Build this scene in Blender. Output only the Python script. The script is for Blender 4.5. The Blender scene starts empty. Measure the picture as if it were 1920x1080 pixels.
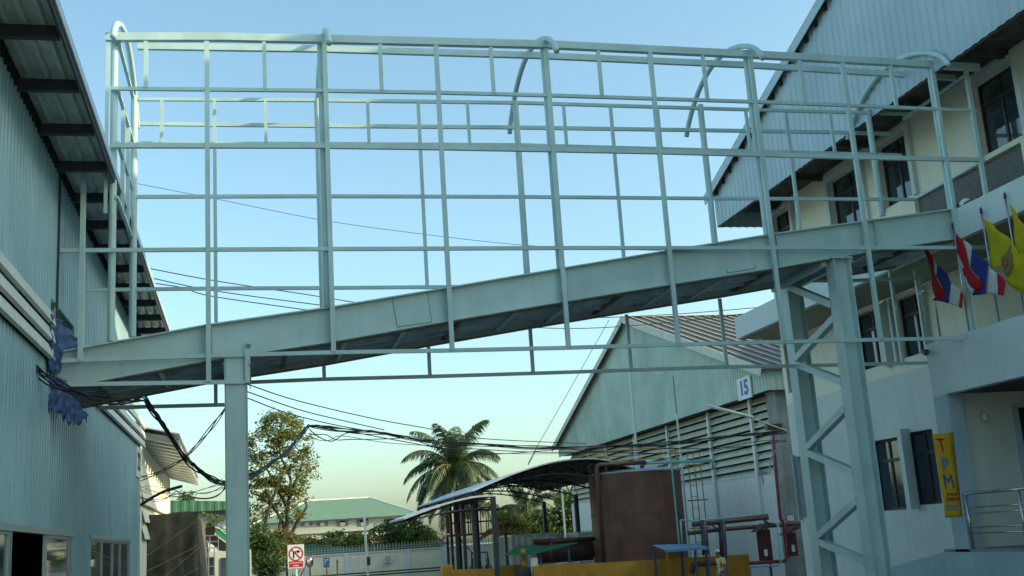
import bpy, math, random
from mathutils import Vector, Matrix
random.seed(7)
R = math.radians
SC = bpy.context.scene
COL = SC.collection

# ------------------------------------------------------------------ camera
F = 2100.0; CAMZ = 2.5
up = Vector((-625, -9410, 2100)).normalized()
yv = Vector((-480, 500, 2100)); yv = (yv - up * yv.dot(up)).normalized()
xv = yv.cross(up)
def ray(x, y):
    c = Vector((x - 960, y - 540, F))
    return Vector((xv.dot(c), yv.dot(c), up.dot(c)))
def PY(x, y, v):                      # picture position -> real point on the plane Y = v
    d = ray(x, y); t = v / d.y
    return Vector((d.x * t, v, d.z * t + CAMZ))
def PX(x, y, v):                      # ... on the plane X = v
    d = ray(x, y); t = v / d.x
    return Vector((v, d.y * t, d.z * t + CAMZ))
cam_d = bpy.data.cameras.new('camera'); cam = bpy.data.objects.new('camera', cam_d); COL.objects.link(cam)
cam_d.sensor_width = 36; cam_d.lens = F / 1920 * 36; cam_d.clip_end = 3000
cr = Vector((xv.x, yv.x, up.x)); cu = -Vector((xv.y, yv.y, up.y)); cb = -Vector((xv.z, yv.z, up.z))
cam.matrix_world = Matrix(((cr.x, cu.x, cb.x, 0), (cr.y, cu.y, cb.y, 0), (cr.z, cu.z, cb.z, CAMZ), (0, 0, 0, 1)))
SC.camera = cam

# ------------------------------------------------------------------ light
SUN_EL = R(24); SUN_AZ = math.atan2(1, -0.42)       # azimuth from +Y towards +X
W = bpy.data.worlds.new('World'); SC.world = W; W.use_nodes = True
nt = W.node_tree; bg = nt.nodes['Background']
sky = nt.nodes.new('ShaderNodeTexSky'); sky.sky_type = 'NISHITA'; sky.sun_disc = False
sky.sun_elevation = SUN_EL; sky.sun_rotation = SUN_AZ
sky.air_density = 1.0; sky.dust_density = 2.6; sky.ozone_density = 2.7
tint = nt.nodes.new('ShaderNodeMix'); tint.data_type = 'RGBA'; tint.blend_type = 'MULTIPLY'; tint.inputs[0].default_value = 1
tint.inputs[7].default_value = (0.94, 1.04, 0.86, 1)
nt.links.new(sky.outputs[0], tint.inputs[6]); nt.links.new(tint.outputs[2], bg.inputs[0])
bg.inputs[1].default_value = 0.15
sd = bpy.data.lights.new('sun', 'SUN'); sd.energy = 2.6; sd.angle = R(0.5); sd.color = (1, 0.86, 0.6)
so = bpy.data.objects.new('sun', sd); COL.objects.link(so)
ts = Vector((math.sin(SUN_AZ) * math.cos(SUN_EL), math.cos(SUN_AZ) * math.cos(SUN_EL), math.sin(SUN_EL)))
so.rotation_euler = ts.to_track_quat('Z', 'Y').to_euler(); so.location = (30, -10, 30)
SC.view_settings.view_transform = 'Standard'; SC.view_settings.look = 'None'
SC.view_settings.exposure = 1.22; SC.view_settings.gamma = 1

# ------------------------------------------------------------------ materials
_m = {}
def mat(name, col, rough=0.6, metal=0.0, var=0.12, scale=3.0, bump=0.0, bscale=30, streak=0.0, spec=0.5, dirt=None, two=None, trans=0):
    if name in _m: return _m[name]
    m = bpy.data.materials.new(name); m.use_nodes = True; n = m.node_tree; b = n.nodes['Principled BSDF']
    b.inputs['Roughness'].default_value = rough; b.inputs['Metallic'].default_value = metal
    b.inputs['Specular IOR Level'].default_value = spec
    tc = n.nodes.new('ShaderNodeTexCoord')
    nz = n.nodes.new('ShaderNodeTexNoise'); nz.inputs['Scale'].default_value = scale; nz.inputs['Detail'].default_value = 6
    n.links.new(tc.outputs['Object'], nz.inputs['Vector'])
    rp = n.nodes.new('ShaderNodeValToRGB'); rp.color_ramp.elements[0].position = 0.3; rp.color_ramp.elements[1].position = 0.7
    c2 = two or tuple(c * (1 - var * 1.6) for c in col); c1 = tuple(min(1, c * (1 + var * 0.5)) for c in col)
    rp.color_ramp.elements[0].color = (*c2, 1); rp.color_ramp.elements[1].color = (*c1, 1)
    n.links.new(nz.outputs['Fac'], rp.inputs[0]); out = rp.outputs[0]
    if streak:
        mp = n.nodes.new('ShaderNodeMapping'); mp.inputs['Scale'].default_value = (5, 5, 0.35)
        n.links.new(tc.outputs['Object'], mp.inputs[0])
        n2 = n.nodes.new('ShaderNodeTexNoise'); n2.inputs['Scale'].default_value = 1.6; n2.inputs['Detail'].default_value = 5
        n.links.new(mp.outputs[0], n2.inputs['Vector'])
        r2 = n.nodes.new('ShaderNodeValToRGB'); r2.color_ramp.elements[0].position = 0.5; r2.color_ramp.elements[1].position = 0.8
        mr = n.nodes.new('ShaderNodeMath'); mr.operation = 'MULTIPLY'; mr.inputs[1].default_value = streak
        n.links.new(n2.outputs['Fac'], r2.inputs[0]); n.links.new(r2.outputs[0], mr.inputs[0])
        mx = n.nodes.new('ShaderNodeMix'); mx.data_type = 'RGBA'
        d = dirt or tuple(c * 0.45 for c in col)
        mx.inputs[7].default_value = (*d, 1); n.links.new(mr.outputs[0], mx.inputs[0]); n.links.new(out, mx.inputs[6]); out = mx.outputs[2]
    n.links.new(out, b.inputs['Base Color'])
    if bump:
        nb = n.nodes.new('ShaderNodeTexNoise'); nb.inputs['Scale'].default_value = bscale; nb.inputs['Detail'].default_value = 4
        n.links.new(tc.outputs['Object'], nb.inputs['Vector'])
        bp = n.nodes.new('ShaderNodeBump'); bp.inputs['Strength'].default_value = bump; bp.inputs['Distance'].default_value = 0.02
        n.links.new(nb.outputs['Fac'], bp.inputs['Height']); n.links.new(bp.outputs[0], b.inputs['Normal'])
    if trans:
        b.inputs['Transmission Weight'].default_value = 0
        tr = n.nodes.new('ShaderNodeBsdfTranslucent'); n.links.new(out, tr.inputs[0])
        ms = n.nodes.new('ShaderNodeMixShader'); ms.inputs[0].default_value = trans
        n.links.new(b.outputs[0], ms.inputs[1]); n.links.new(tr.outputs[0], ms.inputs[2])
        n.links.new(ms.outputs[0], n.nodes['Material Output'].inputs[0])
    _m[name] = m; return m
STEEL = mat('painted_steel', (0.45, 0.61, 0.59), 0.42, var=0.10, scale=1.5, streak=0.25, dirt=(0.24, 0.33, 0.34))
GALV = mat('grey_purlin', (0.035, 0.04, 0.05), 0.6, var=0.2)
CORR = mat('corrugated_metal', (0.25, 0.41, 0.45), 0.4, var=0.12, scale=0.8, streak=0.5, dirt=(0.13, 0.25, 0.28))
CORRW = mat('white_corrugated_metal', (0.40, 0.50, 0.55), 0.42, var=0.10, scale=0.7, streak=0.25)
CORRG = mat('green_corrugated_metal', (0.44, 0.56, 0.47), 0.5, var=0.14, scale=0.6, streak=0.3)
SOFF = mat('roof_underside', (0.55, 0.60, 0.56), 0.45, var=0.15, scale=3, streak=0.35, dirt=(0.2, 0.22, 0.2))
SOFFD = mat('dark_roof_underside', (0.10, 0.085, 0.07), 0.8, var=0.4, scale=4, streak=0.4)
WALL = mat('painted_wall', (0.62, 0.67, 0.61), 0.8, var=0.06, scale=1.2, streak=0.18, dirt=(0.35, 0.36, 0.31), bump=0.15, bscale=60)
CREAM = mat('cream_wall', (0.80, 0.78, 0.63), 0.8, var=0.05, scale=1.2, streak=0.15, dirt=(0.42, 0.4, 0.3), bump=0.15, bscale=60)
PARA = mat('white_parapet', (0.62, 0.68, 0.66), 0.75, var=0.06, scale=1.0, streak=0.25, dirt=(0.4, 0.43, 0.4), bump=0.12, bscale=50)
BLUEW = mat('pale_blue_wall', (0.38, 0.50, 0.54), 0.7, var=0.08, scale=1.0, streak=0.2, bump=0.12, bscale=50)
GLASS = mat('window_glass', (0.03, 0.05, 0.06), 0.04, var=0, spec=1.0)
FRAME = mat('dark_window_frame', (0.03, 0.022, 0.018), 0.5, var=0.2)
ALU = mat('aluminium_frame', (0.27, 0.34, 0.36), 0.35, metal=0.4, var=0.08)
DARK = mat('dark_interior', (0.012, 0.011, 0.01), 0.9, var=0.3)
SLAT = mat('louvre_white', (0.60, 0.62, 0.56), 0.5, var=0.08, streak=0.35)
SLATC = mat('louvre_cream', (0.60, 0.59, 0.46), 0.6, var=0.12, streak=0.4, dirt=(0.18, 0.16, 0.1))
TARPB = mat('blue_tarpaulin', (0.05, 0.13, 0.30), 0.55, var=0.5, scale=9, bump=0.5, bscale=25, two=(0.015, 0.03, 0.10), trans=0.3)
TARPG = mat('grey_tarpaulin', (0.12, 0.11, 0.075), 0.85, var=0.35, scale=3, bump=0.4, bscale=60, streak=0.5, dirt=(0.035, 0.035, 0.03))
CABLE = mat('black_cable', (0.012, 0.013, 0.015), 0.6, var=0.3)
CONC = mat('concrete', (0.30, 0.31, 0.28), 0.9, var=0.2, scale=2, streak=0.4, bump=0.3)
GRND = mat('yard_concrete', (0.25, 0.25, 0.225), 0.9, var=0.25, scale=0.4, bump=0.3)
GROOF = mat('green_roof_tile', (0.12, 0.21, 0.14), 0.6, var=0.12, scale=2)
BROOF = mat('brown_roof_sheet', (0.085, 0.085, 0.07), 0.6, var=0.2)
TANK = mat('rust_brown_paint', (0.17, 0.075, 0.045), 0.5, var=0.25, scale=1.1, streak=0.6, dirt=(0.07, 0.035, 0.025))
PIPEB = mat('brown_pipe', (0.095, 0.038, 0.03), 0.45, var=0.15)
REDP = mat('red_pipe', (0.20, 0.02, 0.02), 0.45, var=0.15)
YEL = mat('ochre_yellow_paint', (0.50, 0.25, 0.02), 0.65, var=0.18, scale=2, streak=0.5, dirt=(0.2, 0.11, 0.03))
YRAIL = mat('yellow_rail', (0.40, 0.26, 0.05), 0.5, var=0.2)
ORAN = mat('orange_red_steel', (0.34, 0.08, 0.02), 0.55, var=0.2)
BLUEP = mat('blue_post', (0.03, 0.08, 0.18), 0.5, var=0.15)
BLUER = mat('blue_sheet', (0.13, 0.27, 0.42), 0.4, var=0.1)
CYANP = mat('cyan_pipe', (0.18, 0.42, 0.42), 0.4, var=0.1)
GREENR = mat('green_sheet', (0.02, 0.14, 0.07), 0.5, var=0.25, scale=8)
DSTEEL = mat('dark_grey_steel', (0.035, 0.045, 0.055), 0.5, var=0.2)
CANR = mat('canopy_sheet', (0.42, 0.48, 0.52), 0.4, var=0.1)
WHITE = mat('white_paint', (0.72, 0.74, 0.70), 0.5, var=0.06, streak=0.2)
SIGNW = mat('sign_white', (0.62, 0.64, 0.62), 0.4, var=0.03)
BLUET = mat('sign_blue', (0.03, 0.08, 0.35), 0.5, var=0.03)
REDT = mat('sign_red', (0.42, 0.015, 0.02), 0.5, var=0.05)
BLACKT = mat('sign_black', (0.01, 0.01, 0.012), 0.5, var=0.05)
LBLUE = mat('letter_light_blue', (0.04, 0.25, 0.62), 0.6, var=0.05)
BANY = mat('banner_yellow', (0.62, 0.36, 0.01), 0.7, var=0.08, scale=8)
FY = mat('flag_yellow', (0.66, 0.55, 0.01), 0.8, var=0.08, scale=6, trans=0.35)
FR = mat('flag_red', (0.55, 0.015, 0.03), 0.8, var=0.08, scale=6, trans=0.3)
FW = mat('flag_white', (0.72, 0.74, 0.74), 0.8, var=0.08, scale=6, trans=0.3)
FB = mat('flag_blue', (0.03, 0.05, 0.30), 0.8, var=0.08, scale=6, trans=0.3)
EMG = mat('emblem_green', (0.06, 0.15, 0.05), 0.8, var=0.4, scale=18, two=(0.30, 0.09, 0.03))
EMR = mat('emblem_red', (0.35, 0.08, 0.02), 0.8, var=0.3, scale=50)
CHROME = mat('stainless_steel', (0.55, 0.55, 0.53), 0.18, metal=0.9, var=0.05)
MIRR = mat('mirror', (0.8, 0.8, 0.8), 0.03, metal=1.0, var=0)
BARK = mat('bark', (0.09, 0.07, 0.045), 0.95, var=0.4, scale=8, bump=0.8, bscale=20)
LEAFA = mat('leaf_olive', (0.20, 0.20, 0.035), 0.6, var=0.5, scale=1.3, two=(0.07, 0.11, 0.02), trans=0.35)
LEAFB = mat('leaf_green', (0.07, 0.12, 0.02), 0.6, var=0.5, scale=1.0, two=(0.025, 0.06, 0.015), trans=0.3)
LEAFY = mat('leaf_yellow', (0.22, 0.17, 0.04), 0.6, var=0.4, scale=2.0, two=(0.08, 0.10, 0.02), trans=0.3)
PALML = mat('palm_leaf', (0.085, 0.13, 0.045), 0.5, var=0.5, scale=0.9, two=(0.028, 0.06, 0.025), trans=0.25)
PALMS = mat('palm_stalk', (0.26, 0.17, 0.05), 0.7, var=0.3)
TERRA = mat('terracotta_roof', (0.34, 0.10, 0.05), 0.7, var=0.2)
SKIN = mat('skin', (0.26, 0.13, 0.08), 0.6, var=0.05)
SHIRT = mat('yellow_shirt', (0.66, 0.55, 0.20), 0.85, var=0.1, scale=12)
TROU = mat('grey_trousers', (0.22, 0.24, 0.21), 0.85, var=0.1, scale=12)
CAPW = mat('white_cap', (0.6, 0.62, 0.72), 0.8, var=0.05)
HAIR = mat('black_hair', (0.01, 0.01, 0.01), 0.7, var=0.1)
BOTM = mat('deck_underside', (0.46, 0.60, 0.66), 0.55, var=0.25, scale=4, streak=0.3)
PRIMER = mat('rusty_primer', (0.20, 0.17, 0.12), 0.7, var=0.35, scale=9)
VANW = mat('van_paint', (0.60, 0.62, 0.56), 0.3, var=0.04)
ROPE = mat('rope', (0.30, 0.25, 0.14), 0.9, var=0.2)

# ------------------------------------------------------------------ mesh helpers
class MB:
    def __init__(s): s.v = []; s.f = []; s.mi = []; s.cur = 0
    def add(s, vs, fs):
        o = len(s.v); s.v += [tuple(p) for p in vs]
        for f in fs: s.f.append(tuple(i + o for i in f)); s.mi.append(s.cur)
        return s
    def box(s, a, b):
        x0, y0, z0 = (min(a[i], b[i]) for i in range(3)); x1, y1, z1 = (max(a[i], b[i]) for i in range(3))
        return s.add([(x0,y0,z0),(x1,y0,z0),(x1,y1,z0),(x0,y1,z0),(x0,y0,z1),(x1,y0,z1),(x1,y1,z1),(x0,y1,z1)],
              [(0,3,2,1),(4,5,6,7),(0,1,5,4),(1,2,6,5),(2,3,7,6),(3,0,4,7)])
    def beam(s, p, q, w, h, side=None):
        p = Vector(p); q = Vector(q); d = (q - p).normalized()
        sd_ = Vector(side) if side else (Vector((0, 1, 0)) if abs(d.y) < 0.8 else Vector((1, 0, 0)))
        u = (sd_ - d * sd_.dot(d)).normalized(); t = d.cross(u)
        vs = []
        for c in (p, q):
            for a, b in ((-1,-1),(1,-1),(1,1),(-1,1)): vs.append(c + u * (a * w / 2) + t * (b * h / 2))
        return s.add(vs, [(0,1,2,3),(7,6,5,4),(0,4,5,1),(1,5,6,2),(2,6,7,3),(3,7,4,0)])
    def poly_beam(s, pts, w, h):              # square section swept along a polyline lying in a Y=const plane
        pts = [Vector(p) for p in pts]; vs = []; n = len(pts)
        for i, p in enumerate(pts):
            d = (pts[min(i+1, n-1)] - pts[max(i-1, 0)]).normalized(); u = Vector((0,1,0)); t = d.cross(u)
            for a, b in ((-1,-1),(1,-1),(1,1),(-1,1)): vs.append(p + u * (a * w / 2) + t * (b * h / 2))
        fs = [(3,2,1,0), tuple(4*(n-1)+k for k in range(4))]
        for i in range(n-1):
            for k in range(4): fs.append((4*i+k, 4*i+(k+1)%4, 4*i+4+(k+1)%4, 4*i+4+k))
        return s.add(vs, fs)
    def tube(s, pts, r, n=8, r2=None):
        pts = [Vector(p) for p in pts]; vs = []; m = len(pts); u = None
        for i, p in enumerate(pts):
            d = (pts[min(i+1, m-1)] - pts[max(i-1, 0)]).normalized()
            if u is None:
                u = d.cross(Vector((0,0,1)));
                if u.length < 0.01: u = Vector((1,0,0))
            u = (u - d * u.dot(d)).normalized(); t = d.cross(u)
            rr = r if r2 is None else r + (r2 - r) * i / (m - 1)
            for k in range(n):
                a = 2 * math.pi * k / n; vs.append(p + u * math.cos(a) * rr + t * math.sin(a) * rr)
        fs = [tuple(range(n-1, -1, -1)), tuple(n*(m-1)+k for k in range(n))]
        for i in range(m-1):
            for k in range(n): fs.append((n*i+k, n*i+(k+1)%n, n*i+n+(k+1)%n, n*i+n+k))
        return s.add(vs, fs)
    def prism(s, pts, vec):
        pts = [Vector(p) for p in pts]; v = Vector(vec); n = len(pts)
        return s.add(pts + [p + v for p in pts], [tuple(range(n)), tuple(range(2*n-1, n-1, -1))] + [(i, n+i, n+(i+1)%n, (i+1)%n) for i in range(n)])
    def quad(s, a, b, c, d): return s.add([a, b, c, d], [(0,1,2,3)])
    def lathe(s, c, prof, n=32):
        vs = []; m = len(prof)
        for r, z in prof:
            for k in range(n):
                a = 2*math.pi*k/n; vs.append((c[0]+r*math.cos(a), c[1]+r*math.sin(a), c[2]+z))
        fs = [(n*i+k, n*i+(k+1)%n, n*i+n+(k+1)%n, n*i+n+k) for i in range(m-1) for k in range(n)]
        fs.append(tuple(range(n-1,-1,-1))); fs.append(tuple(n*(m-1)+k for k in range(n)))
        return s.add(vs, fs)
    def hbeam(s, p, q, w, h, t=0.014, web_axis='y'):     # vertical H section; flanges face +-X
        x, y = p[0], p[1]
        s.box((x-w/2, y-h/2, p[2]), (x-w/2+t, y+h/2, q[2])); s.box((x+w/2-t, y-h/2, p[2]), (x+w/2, y+h/2, q[2]))
        return s.box((x-w/2+t, y-t/2, p[2]), (x+w/2-t, y+t/2, q[2]))
    def build(s, name, m, parent=None, smooth=False):
        me = bpy.data.meshes.new(name); me.from_pydata(s.v, [], s.f)
        ms = m if isinstance(m, (list, tuple)) else [m]
        for q in ms: me.materials.append(q)
        if len(ms) > 1:
            for i, p in enumerate(me.polygons): p.material_index = s.mi[i]
        if smooth:
            for p in me.polygons: p.use_smooth = True
        me.update()
        o = bpy.data.objects.new(name, me); COL.objects.link(o)
        if parent:
            o.parent = parent; o.matrix_parent_inverse = Matrix.Translation(-Vector(base_of(parent)))
        return o
BASE = {}
def base_of(o):
    p = Vector((0,0,0))
    while o: p += o.location; o = o.parent if o.parent and not o.parent.matrix_parent_inverse.is_identity else None
    return p if True else None
def tag(o, label, cat, group=None):
    o['label'] = label; o['category'] = cat
    if group: o['group'] = group
    return o
def thing(name, label, cat, loc=(0,0,0), group=None):
    o = bpy.data.objects.new(name, None); COL.objects.link(o); o.location = loc; o.empty_display_size = 0.3
    return tag(o, label, cat, group)
def struct(o): o['kind'] = 'structure'; return o
def corr(mb, o, u, L, n, zf, pitch=0.2, depth=0.03, prof=(0.0,0.35,0.5,0.85)):
    # corrugated sheet: runs along u from o for L, ribs vertical, pushed out along n; zf(s) -> list of (z0,z1)
    o = Vector(o); u = Vector(u); n = Vector(n); k = int(L / pitch) + 1
    S = []
    for i in range(k):
        for a, b in ((prof[0], 0), (prof[1], 0), (prof[2], 1), (prof[3], 1)):
            t = (i + a) * pitch
            if t <= L: S.append((t, b * depth))
    S.append((L, 0))
    for (s0, d0), (s1, d1) in zip(S, S[1:]):
        if s1 - s0 < 1e-5: continue
        za = zf(s0 + 1e-4); zb = zf(s1 - 1e-4)
        if len(za) != len(zb): za = zb = zf((s0+s1)/2)
        for (a0, a1), (b0, b1) in zip(za, zb):
            p = o + u*s0 + n*d0; q = o + u*s1 + n*d1
            mb.add([(p.x,p.y,a0),(q.x,q.y,b0),(q.x,q.y,b1),(p.x,p.y,a1)], [(0,1,2,3)])
    return mb
def cutz(z0, z1, s, holes):
    iv = [(z0, z1)]
    for (h0, h1, a, b) in holes:
        if h0 < s < h1:
            nv = []
            for (p, q) in iv:
                if b <= p or a >= q: nv.append((p, q)); continue
                if a > p: nv.append((p, a))
                if b < q: nv.append((b, q))
            iv = nv
    return iv
def wallX(mb, X, y0, y1, z0, z1, holes, depth, flip=1):   # flat wall on plane X with rectangular recesses (far jamb, sill, head modelled)
    ys = sorted({y0, y1, *[h[0] for h in holes], *[h[1] for h in holes]}); zs = sorted({z0, z1, *[h[2] for h in holes], *[h[3] for h in holes]})
    ys = [y for y in ys if y0 <= y <= y1]; zs = [z for z in zs if z0 <= z <= z1]
    for ya, yb in zip(ys, ys[1:]):
        for za, zb in zip(zs, zs[1:]):
            if any(h[0] < (ya+yb)/2 < h[1] and h[2] < (za+zb)/2 < h[3] for h in holes): continue
            mb.quad((X,ya,za),(X,yb,za),(X,yb,zb),(X,ya,zb))
    for (a, b, c, d) in holes:
        e = X + depth
        mb.quad((X,a,c),(e,a,c),(e,a,d),(X,a,d)); mb.quad((X,b,c),(e,b,c),(e,b,d),(X,b,d))
        mb.quad((X,a,c),(X,b,c),(e,b,c),(e,a,c)); mb.quad((X,a,d),(X,b,d),(e,b,d),(e,a,d))
    return mb
def text_mesh(body, size, name, m, parent, origin, xdir, ydir, thick=0.004, bold=0.0, sx=1.0):
    c = bpy.data.curves.new('t', 'FONT'); c.body = body; c.size = size; c.align_x = 'CENTER'; c.align_y = 'CENTER'; c.extrude = thick; c.offset = bold
    t = bpy.data.objects.new('t', c); COL.objects.link(t)
    dg = bpy.context.evaluated_depsgraph_get(); me = bpy.data.meshes.new_from_object(t.evaluated_get(dg))
    COL.objects.unlink(t); bpy.data.objects.remove(t)
    xd = Vector(xdir).normalized(); yd = Vector(ydir).normalized(); zd = xd.cross(yd); o_ = Vector(origin)
    mb = MB(); mb.add([o_ + xd*v.co.x*sx + yd*v.co.y + zd*v.co.z for v in me.vertices], [tuple(p.vertices) for p in me.polygons])
    return mb.build(name, m, parent)
def spline(pts, k=8):
    pts = [Vector(p) for p in pts]; out = []
    for i in range(len(pts)-1):
        p0 = pts[max(i-1,0)]; p1 = pts[i]; p2 = pts[i+1]; p3 = pts[min(i+2, len(pts)-1)]
        for j in range(k):
            t = j/k
            out.append(0.5*((2*p1)+(p2-p0)*t+(2*p0-5*p1+4*p2-p3)*t*t+(3*p1-p0-3*p2+p3)*t**3))
    out.append(pts[-1]); return out

# ------------------------------------------------------------------ ground
g = MB(); g.quad((-900,-300,0),(900,-300,0),(900,1500,0),(-900,1500,0)); struct(g.build('ground', GRND))

# ------------------------------------------------------------------ FOOTBRIDGE
YN, YF = 17.0, 19.2
br = thing('footbridge', 'pale grey steel footbridge frame with sloping walkway crossing between the two buildings', 'footbridge', (0, YN, 0))
def px_line(pts, Y): return [PY(x, y, Y) for x, y in pts]
# near side rails
near_rails = [
 ([(198,70),(215,70),(420,70),(700,76),(1022,84),(1400,102),(1650,116),(1835,127)], 0.10, 0.125, 'top_beam'),
 ([(208,166),(600,170),(830,174),(1030,179),(1225,185),(1415,191),(1600,198),(1830,208)], 0.05, 0.055, 'rail'),
 ([(208,273),(600,274),(825,277),(1040,281),(1240,285),(1430,290),(1610,295),(1845,300)], 0.06, 0.075, 'rail'),
 ([(105,470),(390,468),(600,467),(850,466),(1050,465),(1260,465),(1450,465),(1640,465),(1848,464)], 0.05, 0.06, 'rail'),
 ([(105,677),(390,667),(621,661),(850,657),(1065,652),(1270,646),(1470,641),(1645,637),(1815,634)], 0.05, 0.06, 'rail'),
 ([(110,722),(190,720),(462,716)], 0.05, 0.06, 'rail'),
 ([(105,312),(205,312)], 0.05, 0.07, 'rail')]
for pts, w, h, nm in near_rails:
    MB().poly_beam(px_line(pts, YN), w, h).build(nm, STEEL, br)
far_rails = [
 ([(255,186),(600,188),(980,193),(1310,203),(1560,210),(1715,214)], 0.05, 0.06, 'rail'),
 ([(248,269),(600,270),(975,272),(1310,281),(1690,291)], 0.05, 0.06, 'rail'),
 ([(245,369),(600,368),(975,369),(1310,372),(1715,374)], 0.05, 0.06, 'rail'),
 ([(158,544),(390,541),(600,540),(850,538),(1100,536)], 0.05, 0.06, 'rail'),
 ([(1490,527),(1600,526),(1725,521)], 0.05, 0.06, 'rail'),
 ([(462,717),(607,711),(805,706),(1000,700),(1180,694),(1355,688),(1500,686),(1745,680)], 0.05, 0.06, 'rail'),
 ([(185,765),(300,762),(421,759)], 0.05, 0.06, 'rail')]
for pts, w, h, nm in far_rails:
    MB().poly_beam(px_line(pts, YF), w, h).build(nm, STEEL, br)
def vpost(px0, px1, Y, w, m=STEEL, nm='post', pipe=False):
    a = PY(*px0, Y); b = PY(*px1, Y); x = (a.x + b.x) / 2
    mb = MB()
    if pipe: mb.tube([(x, Y, a.z), (x, Y, b.z)], w/2, 12)
    else: mb.box((x-w/2, Y-w/2+0.004, a.z), (x+w/2, Y+w/2-0.004, b.z))
    return mb.build(nm, m, br, smooth=False)
YP = YN - 0.012
for a, b in (((105,312),(99,690)),((156,314),(152,676)),((388,78),(391,716)),((612,76),(621,660)),((817,84),(848,657)),((1024,92),(1065,651)),
             ((1218,98),(1272,645)),((1406,108),(1470,640)),((1585,118),(1645,637)),((1752,125),(1821,632)),((1810,130),(1853,388))):
    vpost(a, b, YP, 0.072)
for a, b in (((275,78),(272,165)),((496,78),(496,168)),((713,82),(715,171)),((920,88),(926,176)),((1121,94),(1129,181)),((1313,103),(1331,188)),((1497,112),(1510,194)),((1667,120),(1683,200))):
    vpost(a, b, YP, 0.06)
for a, b in (((218,78),(205,640)),((607,80),(608,575)),((1016,90),(1052,505)),((1396,106),(1440,440)),((1737,126),(1788,392))):
    vpost(a, b, YN+0.11, 0.11, nm='pipe_post', pipe=True)
vpost((202,75),(198,400), YN, 0.05)
for a, b in (((401,188),(406,604)),((786,191),(799,542)),((1146,200),(1168,484)),((1475,212),(1498,430))):
    vpost(a, b, YF-0.01, 0.06)
for a, b in (((303,188),(303,268)),((498,188),(498,268)),((690,190),(691,269)),((877,194),(880,271)),((1057,198),(1062,273)),((1232,203),(1240,276)),((1398,208),(1407,283)),((1555,212),(1566,286))):
    vpost(a, b, YF-0.01, 0.055)
for a, b in (((257,180),(243,632)),((597,186),(604,580)),((965,190),(989,515)),((1313,197),(1340,458)),((1626,207),(1655,405))):
    vpost(a, b, YF+0.02, 0.12, nm='pipe_post', pipe=True)
for a, b in (((404,700),(405,760)),((607,680),(608,712)),((803,640),(806,706)),((993,610),(1000,700)),((1174,590),(1184,694)),((1350,560),(1362,688)),((1668,495),(1692,684)),((1725,520),(1748,682)),((1715,500),(1738,664))):
    vpost(a, b, YF-0.01, 0.06)
# left end frame (crosswise rails and posts)
XE = -2.0
for z in (10.42, 9.62, 9.55-0.78, 7.9):
    MB().beam((XE+0.03, YN+0.05, z), (XE+0.03, YF-0.05, z-0.03), 0.05, 0.05).build('end_rail', STEEL, br)
for y in (17.75, 18.5):
    MB().box((XE, y-0.03, 7.9), (XE+0.06, y+0.03, 9.6)).build('end_post', STEEL, br)
# right end crosswise rails
for z in (10.35, 8.64):
    MB().beam((13.0, YN+0.05, z), (13.0, YF, z-0.03), 0.05, 0.05).build('end_rail', STEEL, br)
# arch ribs
ctrl = [(16.43,10.24),(16.62,10.48),(17.0,10.73),(17.5,10.92),(18.05,11.02),(18.6,11.0),(19.1,10.86),(19.5,10.66),(19.85,10.40),(20.05,10.18)]
ctrlL = ctrl
for X in (-1.98, 1.23, 4.93, 8.6, 12.2):
    MB().tube(spline([(X, y, z + (0.0 if X > -1 else -0.02)) for y, z in ctrl], 5), 0.05, 10).build('arch_rib', STEEL, br, smooth=True)
# purlins on the arch
MB().poly_beam([Vector((p.x, 17.9, p.z)) for p in px_line([(258,87),(600,92),(1000,104),(1400,122),(1790,146)], 17.9)], 0.07, 0.11).build('crest_purlin', STEEL, br)
MB().poly_beam(px_line([(262,232),(600,236),(960,239),(1300,244),(1560,248),(1670,251)], 19.88), 0.05, 0.07).build('eave_purlin', STEEL, br)
# sloping girders: top and bottom edges read off the near one
gt = [(100,660),(390,607),(621,574),(838,538),(1050,502),(1255,468),(1450,437),(1635,411),(1788,390)]
gb = [(100,731),(391,676),(619,641),(842,602),(1054,566),(1255,533),(1452,502),(1634,470),(1788,447)]
T = px_line(gt, YN+0.06); Bt = px_line(gb, YN+0.06)
for i in range(len(T)): Bt[i].x = T[i].x
def girder(Y, nm='ramp_girder'):
    t = 0.012; mb = MB(); n = len(T)
    web = [Vector((p.x, Y, p.z-0.02)) for p in T]; web2 = [Vector((p.x, Y, p.z+0.02)) for p in Bt]
    for i in range(n-1):
        for s_ in (-t/2, t/2):
            d = Vector((0, s_, 0)); mb.quad(web[i]+d, web[i+1]+d, web2[i+1]+d, web2[i]+d)
    mb.poly_beam([Vector((p.x, Y, p.z-0.01)) for p in T], 0.20, 0.02)
    mb.poly_beam([Vector((p.x, Y, p.z+0.01)) for p in Bt], 0.20, 0.02)
    for i in range(1, n-1):
        x = T[i].x; mb.box((x+0.05, Y-0.095, Bt[i].z+0.03), (x+0.062, Y-0.01, T[i].z-0.03))
    return mb.build(nm, STEEL, br)
girder(YN+0.16); girder(YF)
def zb(x):
    for a, b in zip(Bt, Bt[1:]):
        if a.x <= x <= b.x: return a.z + (b.z-a.z)*(x-a.x)/(b.x-a.x)
    return Bt[-1].z
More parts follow.
